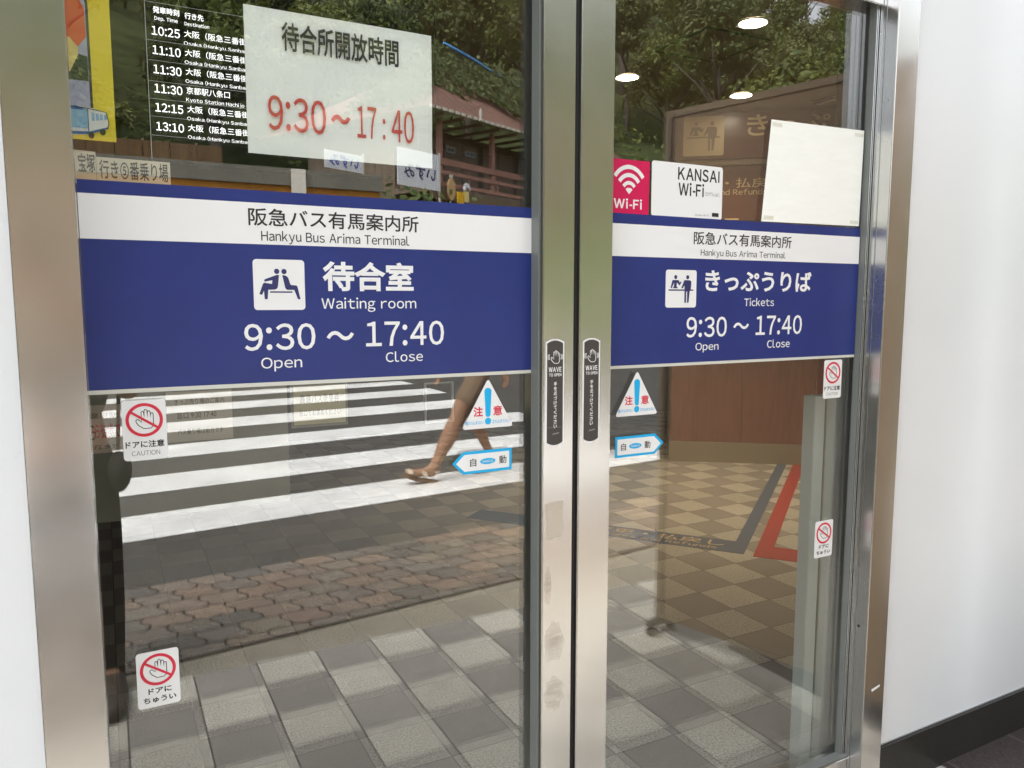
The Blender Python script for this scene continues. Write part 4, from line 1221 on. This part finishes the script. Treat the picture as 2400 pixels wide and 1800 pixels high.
for i, (x, y) in enumerate(spots):
    k = rng.choice([0, 0, 1, 1, 2, 2, 3, 4])
    z = hill_z(x, y)
    sc = rng.uniform(.85, 1.2) * (1 + max(0, -y - 40) * .012)
    if not used[k]:
        used[k] = True
        o = PROTO[k]
        o.location = (x, y, z); o.rotation_euler = (0, 0, rng.uniform(0, 6.28)); o.scale = (sc, sc, sc)
    else:
        copy_tree(PROTO[k], (x, y, z), rng.uniform(0, 6.28), sc, PROTO[k]['label'])

# undergrowth along the foot of the hill
r = random.Random(3)
mb = MB()
for c in range(420):
    x = r.uniform(-12, 34); y = -15.6 - r.random() ** 1.5 * 16
    q = Vector((x, y, 0)) - HOUSE_A
    if -8.2 < q.dot(HU) < 10.5 and -5.5 < q.dot(HN) < 5.5:
        continue
    if -3.5 < x < 5.6 and y > -15.9:
        continue
    z = hill_z(x, y)
    for k in range(38):
        p = Vector((x + r.gauss(0, .5), y + r.gauss(0, .5), z + abs(r.gauss(0, .5))))
        nrm = Vector((r.gauss(0, .5), r.gauss(0, .5) + .4, .7)).normalized()
        ax = nrm.orthogonal().normalized(); ax.rotate(Matrix.Rotation(r.uniform(0, 6.28), 3, nrm)); ay = nrm.cross(ax)
        s_ = r.uniform(.07, .17)
        mb.add([(p + ax * s_)[:], (p + ay * s_ * .5)[:], (p - ax * s_)[:], (p - ay * s_ * .5)[:]], [(0, 1, 2, 3)], r.choice([0, 1]))
o = mb.build('undergrowth', [M['leaf_a'], M['leaf_c']])
o['kind'] = 'stuff'; o['label'] = 'low leafy undergrowth along the foot of the hillside'

# veranda house with ivy on its roof
def HT(a, b, z):     # a along the facade (away), b back into the hill
    q = HOUSE_A + HU * a + HN * b
    return (q.x, q.y, z)
HS = thing('veranda_house', 'weathered wooden house with red tin roof, railed veranda and ivy above', 'house', HT(1, 2, 0))
a0, a1 = -.5, 9.0
mb = MB()
mb.box(a0, a1, 1.25, 1.40, 0, 6.55, 0, HT)
mb.box(a0, a0 + .12, 1.41, 5, 0, 6.55, 0, HT); mb.box(a1 - .12, a1, 1.41, 5, 0, 6.55, 0, HT)
mb.build('wall', M['houseboard'], HS)
for i in range(5):
    aa = a0 + .2 + i * 1.87
    sh = MB()
    for k in range(2):
        sh.box(aa + k * .82, aa + k * .82 + .78, 1.205, 1.245, 4.70, 6.35, 0, HT)
    sh = sh.build('shutter', M['shutter'], HS)
mb = MB()
for aa in (-.02, 2.35, 5.1, 7.9):
    mb = MB().box(aa, aa + .13, -.02, .11, 2.6, 6.50, 0, HT)
    mb.build('post', M['housewood'], HS)
for z, h_ in ((5.28, .17), (5.02, .10), (4.70, .10)):
    MB().box(a0, a1, -.05, -.022, z, z + h_, 0, HT).build('rail', M['housewood'], HS)
mb = MB()
k = a0 + .4
while k < a1:
    mb.box(k, k + .05, -.021, .005, 4.72, 5.27, 0, HT)
    k += 1.35
mb.build('baluster', M['housewood'], HS)
MB().box(a0, a1, -.06, 1.249, 4.50, 4.66, 0, HT).build('deck', M['houseboard'], HS)
mb = MB()
mb.box(a0, a1, -.09, -.062, 4.30, 4.52, 0, HT)
mb.build('beam', M['boarddark'], HS)
# tin roof in ribs: slopes up into the hill
mb = MB()
npan = 26
def hip(a, b):      # left hip line of the roof
    return min(b, max(-.6, -.65 + (a - (a0 - .6)) / 1.2))
for i in range(npan):
    b0 = a0 - .6 + (a1 - a0 + 1.2) * i / npan; b1 = b0 + (a1 - a0 + 1.2) / npan - .03
    t0, t1 = hip(b0, 3.1), hip(b1, 3.1)
    zt0, zt1 = 6.60 + (t0 + .65) * .76, 6.60 + (t1 + .65) * .76
    mb.add([HT(b0, -.65, 6.60), HT(b1, -.65, 6.60), HT(b1, t1, zt1), HT(b0, t0, zt0),
            HT(b0, -.65, 6.54), HT(b1, -.65, 6.54), HT(b1, t1, zt1 - .06), HT(b0, t0, zt0 - .06)],
           [(0, 1, 2, 3), (7, 6, 5, 4), (0, 4, 5, 1), (1, 5, 6, 2), (2, 6, 7, 3), (3, 7, 4, 0)])
hx_ = a0 - .6 + 3.75 * 1.2
mb.add([HT(a0 - .6, -.64, 6.53), HT(a1 + .6, -.64, 6.53), HT(a1 + .6, 3.1, 9.37), HT(hx_, 3.1, 9.37)], [(3, 2, 1, 0)])
mb.add([HT(a0 - .6, -.62, 6.58), HT(hx_, 3.1, 9.44), HT(a0 - .6, 6.8, 6.58)], [(0, 1, 2)])
mb.build('roof', M['tin'], HS)
mb = MB()
for i in range(42):
    b0 = a0 - .6 + (a1 - a0 + 1.2) * i / 42
    mb.box(b0, b0 + .16, -.69, -.652, 6.52, 6.595, 0, HT)
mb.build('eave_trim', M['eavewhite'], HS)
mb = MB()
for i in range(11):
    aa = a0 + i * .82
    mb.box(aa, aa + .06, -.62, 1.2, 6.44, 6.52, 0, HT)
mb.build('rafter', M['boarddark'], HS)
for aa in (.9, 3.6):
    MB().box(aa, aa + .06, -.74, -.70, 6.52, 6.85, 0, HT).build('gutter_bracket', M['eavewhite'], HS)
# ivy on the roof
r = random.Random(5)
mb = MB()
for i in range(12500):
    if i < 9000:
        aa = r.uniform(a0 - .4, a1 + .4); lim = .25 + .3 * math.sin(aa * 1.1) + .2 * math.sin(aa * 3.1)
        b = r.uniform(lim, 3.35)
        if b > hip(aa, 3.35) + .15:
            continue
        z = 6.62 + (b + .65) * .76 + abs(r.gauss(0, .16)) + .18 * math.sin(aa * 2.3 + b * 2)
    else:               # the hip side
        k = r.random() ** .7; b = -.55 + 3.65 * k + (1 - k) * r.random() * 3.5
        aa = a0 - .6 + 4.5 * k - .1; z = 6.6 + 2.85 * k + abs(r.gauss(0, .16))
    p = Vector(HT(aa, b, z))
    nrm = (Vector((-HN.x * .7, -HN.y * .7, .6)) + Vector((r.gauss(0, .4), r.gauss(0, .4), r.gauss(0, .4)))).normalized()
    ax = nrm.orthogonal().normalized(); ax.rotate(Matrix.Rotation(r.uniform(0, 6.28), 3, nrm)); ay = nrm.cross(ax)
    s_ = r.uniform(.05, .12)
    mb.add([(p + ax * s_)[:], (p + ay * s_ * .7)[:], (p - ax * s_ * .8)[:], (p - ay * s_ * .7)[:]], [(0, 1, 2, 3)])
o = mb.build('roof_ivy', M['ivy'])
o['label'] = 'ivy creeping over the tin roof of the veranda house'; o['category'] = 'ivy'
o = MB().tube([HT(3.6, 3.0, 10.0), HT(5.0, 3.0, 9.86), HT(6.4, 3.0, 9.64), HT(8.6, 3.0, 9.45), HT(9.4, 3.0, 9.4)], .05, 6).build('blue_pipe', M['bluepipe'])
tag(o, 'thin blue pipe running along the top of the ivy roof', 'pipe')
# things hung on the house
def plate(name, label, cat, a, w, b, z0, z1, m, txt=None, tm='ink', grp=None):
    f = lambda u, v, w_=0.0: HT(a + u, b - w_, v)
    fm = lambda u, v, w_=0.0: HT(a + w - u, b - w_, v)     # readable from the road
    t_ = thing(name, label, cat, HT(a + w / 2, b, z0), grp)
    if cat == 'banner':
        MB().box(a + w + .002, a + w + .042, b - .02, b + .02, .3, z1 + .06, 0, HT).build('pole', M['eavewhite'], t_)
    MB().slab([(0, z0), (w, z0), (w, z1), (0, z1)], f, 0, .02).build('plate', m, t_)
    if txt:
        mb = MB()
        for s_, u0, u1, v0, v1 in txt:
            text(mb, s_, u0 * w, u1 * w, z0 + v0 * (z1 - z0), z0 + v1 * (z1 - z0), fm, .025, 0, .02)
        mb.build('lettering', M[tm], t_)
    return t_
plate('house_plate', 'small white lettered plate beside the first veranda post', 'sign', 1.58, .40, 1.15, 5.97, 6.16, M['offwhite'], [('食堂', .1, .9, .2, .8)], grp='white plates on the veranda')
plate('house_plate', 'wider white lettered plate further along the veranda', 'sign', 2.46, .52, 1.15, 5.98, 6.16, M['offwhite'], [('お休み処', .06, .94, .2, .8)], grp='white plates on the veranda')
plate('shop_banner', 'white banner with large dark hiragana below the veranda post', 'banner', -2.26, 1.56, -.6, 4.41, 5.34, M['offwhite'], [('いずみ', .10, .86, .22, .62)], 'navy', 'hiragana shop banners')
plate('shop_banner', 'smaller blue-edged banner half hidden under the opening hours notice', 'banner', -4.57, 1.15, -.6, 4.52, 4.92, M['offwhite'], [('いずみ', .12, .88, .15, .85)], 'bannerblue', 'hiragana shop banners')
s = thing('beer_sign', 'yellow beer mug sign with white foam under the veranda', 'sign', HT(.3, -.4, 4.1))
f = lambda u, v, w_=0.0: HT(u, -.4 - w_, v)
MB().slab([(.26, 4.20), (.52, 4.20), (.52, 4.52), (.26, 4.52)], f, 0, .04).build('mug', M['beer'], s)
MB().slab([(.53, 4.60), (.55, 4.74), (.62, 4.80), (.74, 4.77), (.80, 4.66), (.78, 4.58), (.72, 4.68), (.62, 4.68), (.58, 4.58)], f, 0, .05).build('foam', M['offwhite'], s)
MB().slab([(.54, 4.28), (.75, 4.28), (.75, 4.57), (.54, 4.57)], f, 0, .03).build('glass', M['cream'], s)
s = thing('round_board', 'tan oval wooden board hung below the veranda rail', 'sign', HT(-.1, -.3, 4.25))
f = lambda u, v, w_=0.0: HT(u, -.3 - w_, v)
MB().slab(circ(.12, 4.58, .16, 24, .30), f, 0, .04).build('disc', M['tanoval'], s)
MB().slab([(.06, 4.885), (.18, 4.885), (.18, 4.98), (.06, 4.98)], f, 0, .03).build('hook', M['eavewhite'], s)
# potted bush below the banner
r = random.Random(9)
s = thing('shrub', 'bushy green shrub in front of the white banner', 'shrub', (6.1, -15.2, 0))
mb = MB()
for i in range(1500):
    p = Vector((6.0 + r.gauss(0, .6), -15.2 + r.gauss(0, .5), 3.1 + r.gauss(0, .34)))
    nrm = Vector((r.gauss(0, .6), .6 + r.gauss(0, .4), .5)).normalized()
    ax = nrm.orthogonal().normalized(); ax.rotate(Matrix.Rotation(r.uniform(0, 6.28), 3, nrm)); ay = nrm.cross(ax)
    s_ = r.uniform(.06, .13)
    mb.add([(p + ax * s_)[:], (p + ay * s_ * .5)[:], (p - ax * s_)[:], (p - ay * s_ * .5)[:]], [(0, 1, 2, 3)], r.choice([0, 1]))
mb.build('foliage', [M['leaf_a'], M['leaf_c']], s)
mb = MB().tube([(6.1, -15.2, 0), (6.05, -15.2, 1.6), (6.15, -15.2, 3.2)], [.1, .08, .04])
mb.build('stem', M['bark'], s)

# low flat-roofed shop across the road
s = thing('roadside_shop', 'low shop across the road with grey fascia and orange-brown sign band', 'shop', (1.2, -14.6, 0))
MB().box(-3.2, 5.1, -15.6, -14.3, 0, 3.56).build('wall', M['houseboard'], s)
MB().box(-3.3, 5.2, -15.7, -14.05, 3.735, 4.06).build('fascia', M['greyfascia'], s)
MB().box(-3.25, 5.15, -15.65, -14.1, 3.56, 3.733).build('sign_band', M['orangeband'], s)
MB().box(3.35, 3.62, -14.048, -13.98, 3.3, 4.05).build('pale_pillar', M['eavewhite'], s)
s = thing('board_fence', 'orange-brown board fence on top of the low shop roof', 'fence', (.2, -14.6, 4.06))
mb = MB()
for i in range(11):
    x = -2.9 + i * .46
    mb.box(x, x + .445, -14.45, -14.42, 4.08, 4.42)
mb.build('boards', M['fencewood'], s)
mb = MB()
for i in range(6):
    x = -2.9 + i * .92
    mb.box(x - .02, x + .02, -14.50, -14.451, 4.061, 4.46)
mb.build('posts', M['boardframe'], s)

# ================================================================ PEOPLE
def skin(name, J, E, mat_, parent, sub=2, smooth=True, flat=None):
    """one continuous surface grown round a skeleton: J name -> (pos, radius or (rx, ry)), E list of joint pairs"""
    names = list(J)
    me = bpy.data.meshes.new(name)
    org = wloc(parent)
    me.from_pydata([(Vector(J[n][0]) - org)[:] for n in names], [(names.index(a), names.index(b)) for a, b in E], [])
    o = bpy.data.objects.new(name, me)
    COL.objects.link(o)
    md = o.modifiers.new('s', 'SKIN'); md.use_smooth_shade = True
    lay = me.skin_vertices[0] if me.skin_vertices else None
    if lay is None:
        bm = bmesh.new(); bm.from_mesh(me); bm.verts.layers.skin.verify(); bm.to_mesh(me); bm.free()
        lay = me.skin_vertices[0]
    for i, n in enumerate(names):
        rr = J[n][1]
        lay.data[i].radius = rr if hasattr(rr, '__len__') else (rr, rr)
        lay.data[i].use_root = (i == 0)
    sb = o.modifiers.new('b', 'SUBSURF'); sb.levels = sub; sb.render_levels = sub
    bpy.context.view_layer.update()
    m2 = bpy.data.meshes.new_from_object(o.evaluated_get(bpy.context.evaluated_depsgraph_get()))
    m2.materials.clear(); m2.materials.append(mat_)
    for p in m2.polygons:
        p.use_smooth = True
    bpy.data.objects.remove(o); bpy.data.meshes.remove(me)
    m2.name = name
    o = bpy.data.objects.new(name, m2)
    COL.objects.link(o)
    o.parent = parent
    return o

def hand(J, E, wrist, d, palm_n, side, tag_):
    """palm with five separate curled fingers; d = direction of the fingers, palm_n = palm normal"""
    w = Vector(wrist); d = Vector(d).normalized(); n = Vector(palm_n).normalized(); a = d.cross(n).normalized() * side
    J[tag_ + 'palm'] = ((w + d * .055)[:], (.030, .018)); E.append((tag_ + 'wrist', tag_ + 'palm'))
    for k, (off, ln) in enumerate(((-.030, .062), (-.010, .075), (.010, .070), (.029, .055))):
        b = w + d * .088 + a * off
        J[f'{tag_}k{k}'] = (b[:], .0095)
        J[f'{tag_}m{k}'] = ((b + d * ln * .5 + n * .010)[:], .0085)
        J[f'{tag_}t{k}'] = ((b + d * ln * .82 + n * .030)[:], .0070)
        E += [(tag_ + 'palm', f'{tag_}k{k}'), (f'{tag_}k{k}', f'{tag_}m{k}'), (f'{tag_}m{k}', f'{tag_}t{k}')]
    b = w + d * .035 - a * .036
    J[tag_ + 'th0'] = (b[:], .0115); J[tag_ + 'th1'] = ((b + d * .030 - a * .018 + n * .012)[:], .0100); J[tag_ + 'th2'] = ((b + d * .055 - a * .020 + n * .022)[:], .0080)
    E += [(tag_ + 'palm', tag_ + 'th0'), (tag_ + 'th0', tag_ + 'th1'), (tag_ + 'th1', tag_ + 'th2')]

def head_parts(parent, c, fwd, rad, hair_len):
    c = Vector(c); f = Vector(fwd).normalized(); s_ = Vector((-f.y, f.x, 0))
    mb = MB()
    n1, n2 = 40, 22
    for j in range(n2 + 1):
        ph = math.pi * j / n2
        for i in range(n1):
            th = 2 * math.pi * i / n1
            q = f * (math.cos(th) * math.sin(ph) * rad * 1.12) + s_ * (math.sin(th) * math.sin(ph) * rad * 1.0) + Vector((0, 0, math.cos(ph) * rad * 1.18))
            q = q - f * rad * .16 + Vector((0, 0, rad * .16))
            if q.dot(f) < rad * .25 and q.z < 0:
                q.z *= hair_len
            q = q * (1 + .05 * math.sin(5 * th + 3 * ph) * math.sin(ph) + .035 * math.sin(11 * th - 4 * ph) * math.sin(ph))
            mb.v.append((c + q)[:])
    mb.f = [(j * n1 + i, j * n1 + (i + 1) % n1, (j + 1) * n1 + (i + 1) % n1, (j + 1) * n1 + i) for j in range(n2) for i in range(n1)]
    mb.mi = [0] * len(mb.f); mb.sm = [True] * len(mb.f)
    mb.build('hair', M['hair'], parent)
    for sg in (-1, 1):
        e = c + f * rad * .97 + s_ * sg * rad * .36 + Vector((0, 0, -.002))
        mb = MB(); mb.lathe([(0.0, e.z + .006), (.009, e.z + .003), (.011, e.z), (.009, e.z - .003), (0.0, e.z - .006)], e.x, e.y, 12)
        mb.build('eye', M['facewhite'], parent)
    m_ = c + f * rad * .98 + Vector((0, 0, -rad * .72))
    MB().tube([(m_ - s_ * .022)[:], (m_ + f * .004)[:], (m_ + s_ * .022)[:]], .004, 6).build('mouth', M['redpale'], parent)

# --- walker on the crossing, moving towards -X
wk = thing('person', 'person in brown shorts and strappy beige sandals striding over the crossing', 'person', (2.6, -4.42, 0))
hx, hy = 2.80, -4.42
J = {}; E = []
J['pelvis'] = ((hx, hy, .90), (.125, .15))
J['waist'] = ((hx - .02, hy, 1.06), (.105, .13)); J['chest'] = ((hx - .04, hy, 1.28), (.11, .155)); J['neckb'] = ((hx - .05, hy, 1.42), (.055, .06))
J['neck'] = ((hx - .06, hy, 1.47), .05); J['jaw'] = ((hx - .09, hy, 1.525), (.062, .058)); J['skull'] = ((hx - .075, hy, 1.60), (.088, .078)); J['top'] = ((hx - .07, hy, 1.665), (.06, .055))
J['nose'] = ((hx - .175, hy, 1.575), .012)
E += [('pelvis', 'waist'), ('waist', 'chest'), ('chest', 'neckb'), ('neckb', 'neck'), ('neck', 'jaw'), ('jaw', 'skull'), ('skull', 'top'), ('skull', 'nose')]
# front leg (towards -X): heel strike
J['hipF'] = ((hx - .03, hy + .07, .84), .088); J['thighF'] = ((hx - .14, hy + .07, .70), .086); J['kneeF'] = ((2.565, hy + .07, .50), .070)
J['calfF'] = ((2.49, hy + .07, .36), .076); J['shinF'] = ((2.40, hy + .065, .20), .048); J['ankleF'] = ((2.345, hy + .06, .095), .034)
J['heelF'] = ((2.365, hy + .06, .045), .034); J['ballF'] = ((2.185, hy + .065, .088), (.030, .036)); J['toeF'] = ((2.115, hy + .065, .118), (.017, .030))
E += [('pelvis', 'hipF'), ('hipF', 'thighF'), ('thighF', 'kneeF'), ('kneeF', 'calfF'), ('calfF', 'shinF'), ('shinF', 'ankleF'), ('ankleF', 'heelF'), ('ankleF', 'ballF'), ('ballF', 'toeF')]
# rear leg, about to push off
J['hipB'] = ((hx + .02, hy - .07, .84), .088); J['thighB'] = ((hx + .0, hy - .07, .68), .078); J['kneeB'] = ((2.79, hy - .07, .50), .063)
J['calfB'] = ((2.85, hy - .07, .37), .061); J['shinB'] = ((2.92, hy - .07, .22), .038); J['ankleB'] = ((2.985, hy - .07, .12), .034)
J['heelB'] = ((3.02, hy - .07, .085), .034); J['ballB'] = ((2.86, hy - .07, .042), (.028, .036)); J['toeB'] = ((2.785, hy - .07, .034), (.018, .030))
E += [('pelvis', 'hipB'), ('hipB', 'thighB'), ('thighB', 'kneeB'), ('kneeB', 'calfB'), ('calfB', 'shinB'), ('shinB', 'ankleB'), ('ankleB', 'heelB'), ('ankleB', 'ballB'), ('ballB', 'toeB')]
for sg, nm, dx in ((1, 'L', .10), (-1, 'R', -.12)):
    J[nm + 'sh'] = ((hx - .04, hy + sg * .165, 1.375), .055); J[nm + 'el'] = ((hx - .02 + dx * .6, hy + sg * .215, 1.12), .040); J[nm + 'wrist'] = ((hx - .03 + dx * 1.9, hy + sg * .205, .92), .026)
    E += [('chest', nm + 'sh'), (nm + 'sh', nm + 'el'), (nm + 'el', nm + 'wrist')]
    hand(J, E, J[nm + 'wrist'][0], (dx, 0, -.9), (-.9, 0, -dx), sg, nm)
skin('body', J, E, M['skin'], wk)
head_parts(wk, (hx - .075, hy, 1.60), (-1, 0, 0), .086, 1.5)
G = {k: J[k] for k in ('pelvis', 'waist', 'hipF', 'thighF', 'hipB', 'thighB')}
G = {'pelvis': (J['pelvis'][0], (.145, .165)), 'waist': (J['waist'][0], (.115, .14)), 'hipF': (J['hipF'][0], .108), 'thighF': ((hx - .175, hy + .07, .60), .118),
     'hipB': (J['hipB'][0], .108), 'thighB': ((hx + .0, hy - .07, .60), .118)}
skin('shorts', G, [('pelvis', 'waist'), ('pelvis', 'hipF'), ('hipF', 'thighF'), ('pelvis', 'hipB'), ('hipB', 'thighB')], M['cloth_brown'], wk)
G = {'chest': (J['chest'][0], (.125, .17)), 'waist': ((hx - .02, hy, 1.02), (.125, .15)), 'neckb': ((hx - .05, hy, 1.40), (.075, .085)),
     'a': (J['Lsh'][0], .068), 'b': ((hx, hy + .21, 1.20), .056), 'c': (J['Rsh'][0], .068), 'd': ((hx - .06, hy - .21, 1.20), .056)}
skin('top', G, [('chest', 'waist'), ('chest', 'neckb'), ('chest', 'a'), ('a', 'b'), ('chest', 'c'), ('c', 'd')], M['cloth_beige'], wk)
def sandal(hl, bl, tl, label):
    h_, b_, t_ = Vector(hl), Vector(bl), Vector(tl)
    side = Vector((0, 1, 0))
    def ring(p, w): return [p + side * w, p - side * w]
    mb = MB()
    prof = [(h_ + (h_ - b_).normalized() * .035, .026), (h_, .036), ((h_ + b_) / 2, .034), (b_, .046), (t_, .040), (t_ + (t_ - b_).normalized() * .02, .022)]
    top = [(p + Vector((0, 0, -.030))) for p, _ in prof]; w = [x for _, x in prof]
    n = len(prof)
    vs = []
    for p, ww in zip(top, w):
        vs += [(p + side * ww)[:], (p - side * ww)[:], (p + side * ww - Vector((0, 0, .026)))[:], (p - side * ww - Vector((0, 0, .026)))[:]]
    fs = []
    for i in range(n - 1):
        a, b = i * 4, i * 4 + 4
        fs += [(a, a + 1, b + 1, b), (a + 2, b + 2, b + 3, a + 3), (a, b, b + 2, a + 2), (a + 1, a + 3, b + 3, b + 1)]
    fs += [(0, 2, 3, 1), ((n - 1) * 4, (n - 1) * 4 + 1, (n - 1) * 4 + 3, (n - 1) * 4 + 2)]
    mb.add(vs, fs)
    so = mb.build('sandal', M['sole'], wk)
    mb = MB()
    for t, hgt, ww in ((.12, .030, .044), (.62, .050, .040)):
        p = t_.lerp(h_, t) + Vector((0, 0, -.02))
        for o_ in (-.010, .012):
            q = p + (h_ - t_).normalized() * o_
            mb.tube([(q + side * ww * math.cos(R(a)) + Vector((0, 0, hgt * math.sin(R(a)) + .0)))[:] for a in range(0, 181, 20)], .013, 6)
    q = h_ + Vector((0, 0, .035))
    mb.tube([(q + Vector((.046 * math.cos(R(a)), .040 * math.sin(R(a)), .006)))[:] for a in range(-100, 101, 20)], .008, 6)
    mb.build('strap', M['sandal'], so)
sandal(J['heelF'][0], J['ballF'][0], J['toeF'][0], 'front')
sandal((3.02, hy - .07, .10), (2.86, hy - .07, .058), (2.785, hy - .07, .052), 'rear')

# --- the photographer, standing behind the camera
ph = thing('person', 'person in dark clothes holding up a phone, mirrored at the left door edge', 'person', (-.17, -1.64, 0))
cx, cy = -.165, -1.70
J = {}; E = []
J['pelvis'] = ((cx, cy, .92), (.165, .12)); J['waist'] = ((cx, cy, 1.08), (.145, .11)); J['chest'] = ((cx, cy - .01, 1.30), (.165, .12)); J['neckb'] = ((cx, cy - .01, 1.46), (.06, .055))
J['neck'] = ((cx, cy + .0, 1.51), .052); J['jaw'] = ((cx, cy + .03, 1.565), (.058, .062)); J['skull'] = ((cx, cy + .015, 1.645), (.078, .09)); J['top'] = ((cx, cy + .01, 1.71), (.055, .06)); J['nose'] = ((cx, cy + .115, 1.615), .012)
E += [('pelvis', 'waist'), ('waist', 'chest'), ('chest', 'neckb'), ('neckb', 'neck'), ('neck', 'jaw'), ('jaw', 'skull'), ('skull', 'top'), ('skull', 'nose')]
for sg, nm in ((1, 'R'), (-1, 'L')):
    J['hip' + nm] = ((cx + sg * .09, cy, .86), .092); J['knee' + nm] = ((cx + sg * .105, cy + .03, .50), .062); J['calf' + nm] = ((cx + sg * .108, cy + .0, .36), .058); J['ankle' + nm] = ((cx + sg * .112, cy - .01, .09), .038)
    J['heel' + nm] = ((cx + sg * .112, cy - .04, .045), .036); J['ball' + nm] = ((cx + sg * .125, cy + .13, .036), (.040, .026)); J['toe' + nm] = ((cx + sg * .128, cy + .19, .030), (.030, .018))
    E += [('pelvis', 'hip' + nm), ('hip' + nm, 'knee' + nm), ('knee' + nm, 'calf' + nm), ('calf' + nm, 'ankle' + nm), ('ankle' + nm, 'heel' + nm), ('ankle' + nm, 'ball' + nm), ('ball' + nm, 'toe' + nm)]
J['Rsh'] = ((cx + .175, cy - .01, 1.40), .058); J['Rel'] = ((cx + .235, cy + .04, 1.14), .042); J['Rwrist'] = ((.05, cy + .085, 1.40), .028)
J['Lsh'] = ((cx - .175, cy - .01, 1.40), .058); J['Lel'] = ((cx - .20, cy + .06, 1.15), .042); J['Lwrist'] = ((-.075, cy + .085, 1.40), .028)
E += [('chest', 'Rsh'), ('Rsh', 'Rel'), ('Rel', 'Rwrist'), ('chest', 'Lsh'), ('Lsh', 'Lel'), ('Lel', 'Lwrist')]
hand(J, E, J['Rwrist'][0], (-.25, .12, 1), (-.9, .3, 0), 1, 'R'); hand(J, E, J['Lwrist'][0], (.25, .12, 1), (.9, .3, 0), -1, 'L')
skin('body', J, E, M['skin'], ph)
head_parts(ph, (cx, cy + .015, 1.645), (0, 1, 0), .086, 1.35)
G = {'pelvis': (J['pelvis'][0], (.185, .14)), 'waist': ((cx, cy, 1.03), (.16, .125))}
GE = [('pelvis', 'waist')]
for nm, sg in (('R', 1), ('L', -1)):
    G['h' + nm] = (J['hip' + nm][0], .108); G['k' + nm] = (J['knee' + nm][0], .084); G['c' + nm] = (J['calf' + nm][0], .080); G['a' + nm] = ((cx + sg * .112, cy - .01, .09), .062)
    G['e' + nm] = ((cx + sg * .113, cy - .005, .0), .058)
    GE += [('pelvis', 'h' + nm), ('h' + nm, 'k' + nm), ('k' + nm, 'c' + nm), ('c' + nm, 'a' + nm), ('a' + nm, 'e' + nm)]
skin('trousers', G, GE, M['cloth_dark'], ph)
G = {'chest': (J['chest'][0], (.215, .175)), 'waist': ((cx, cy, .98), (.185, .15)), 'neckb': ((cx, cy - .01, 1.47), (.10, .095)),
     'a': (J['Rsh'][0], .092), 'b': ((cx + .225, cy + .03, 1.20), .072), 'c': (J['Lsh'][0], .092), 'd': ((cx - .195, cy + .04, 1.20), .072)}
skin('shirt', G, [('chest', 'waist'), ('chest', 'neckb'), ('chest', 'a'), ('a', 'b'), ('chest', 'c'), ('c', 'd')], M['cloth_shirt'], ph)
for sg in (1, -1):
    bx = cx + sg * .118
    mb = MB()
    rings = [(-.095, .034, .06), (-.055, .050, .105), (.02, .051, .112), (.09, .057, .098), (.17, .057, .080), (.225, .048, .066), (.26, .026, .045)]
    n = 12
    for dy, w, h_ in rings:
        for k in range(n):
            a = 2 * math.pi * k / n
            mb.v.append((bx + w * math.cos(a), cy + dy, max(.001, h_ / 2 + h_ / 2 * math.sin(a))))
    mb.f = [(i * n + k, i * n + (k + 1) % n, (i + 1) * n + (k + 1) % n, (i + 1) * n + k) for i in range(len(rings) - 1) for k in range(n)] + [tuple(range(n)), tuple(range((len(rings) - 1) * n, len(rings) * n))]
    mb.mi = [0] * len(mb.f); mb.sm = [True] * len(mb.f)
    mb.build('shoe', M['shoe'], ph)
s = thing('shoulder_bag', 'small dark shoulder bag at the hip of the person holding a phone', 'bag', (.02, -1.66, .80))
mb = MB()
bm = bmesh.new(); bmesh.ops.create_uvsphere(bm, u_segments=18, v_segments=12, radius=1)
mb.add([(.020 + v.co.x * .044, -1.66 + v.co.y * .10, .880 + v.co.z * .075 * (1 - .15 * v.co.z)) for v in bm.verts], [[v.index for v in f_.verts] for f_ in bm.faces], 0, True)
bm.free()
mb.build('pouch', M['cloth_dark'], s)
MB().tube([(.02, -1.66, .95), (.035, -1.70, 1.2), (.0, -1.71, 1.49), (-.10, -1.74, 1.52)], .008, 6).build('strap', M['cloth_dark'], s)
s = thing('smartphone', 'dark phone held upright in both hands', 'phone', (0, -1.53, 1.42))
MB().bbox(-.038, .038, -1.535, -1.526, 1.425, 1.575, .003).build('case', M['plastic_black'], s)
print('objects', len(bpy.data.objects))
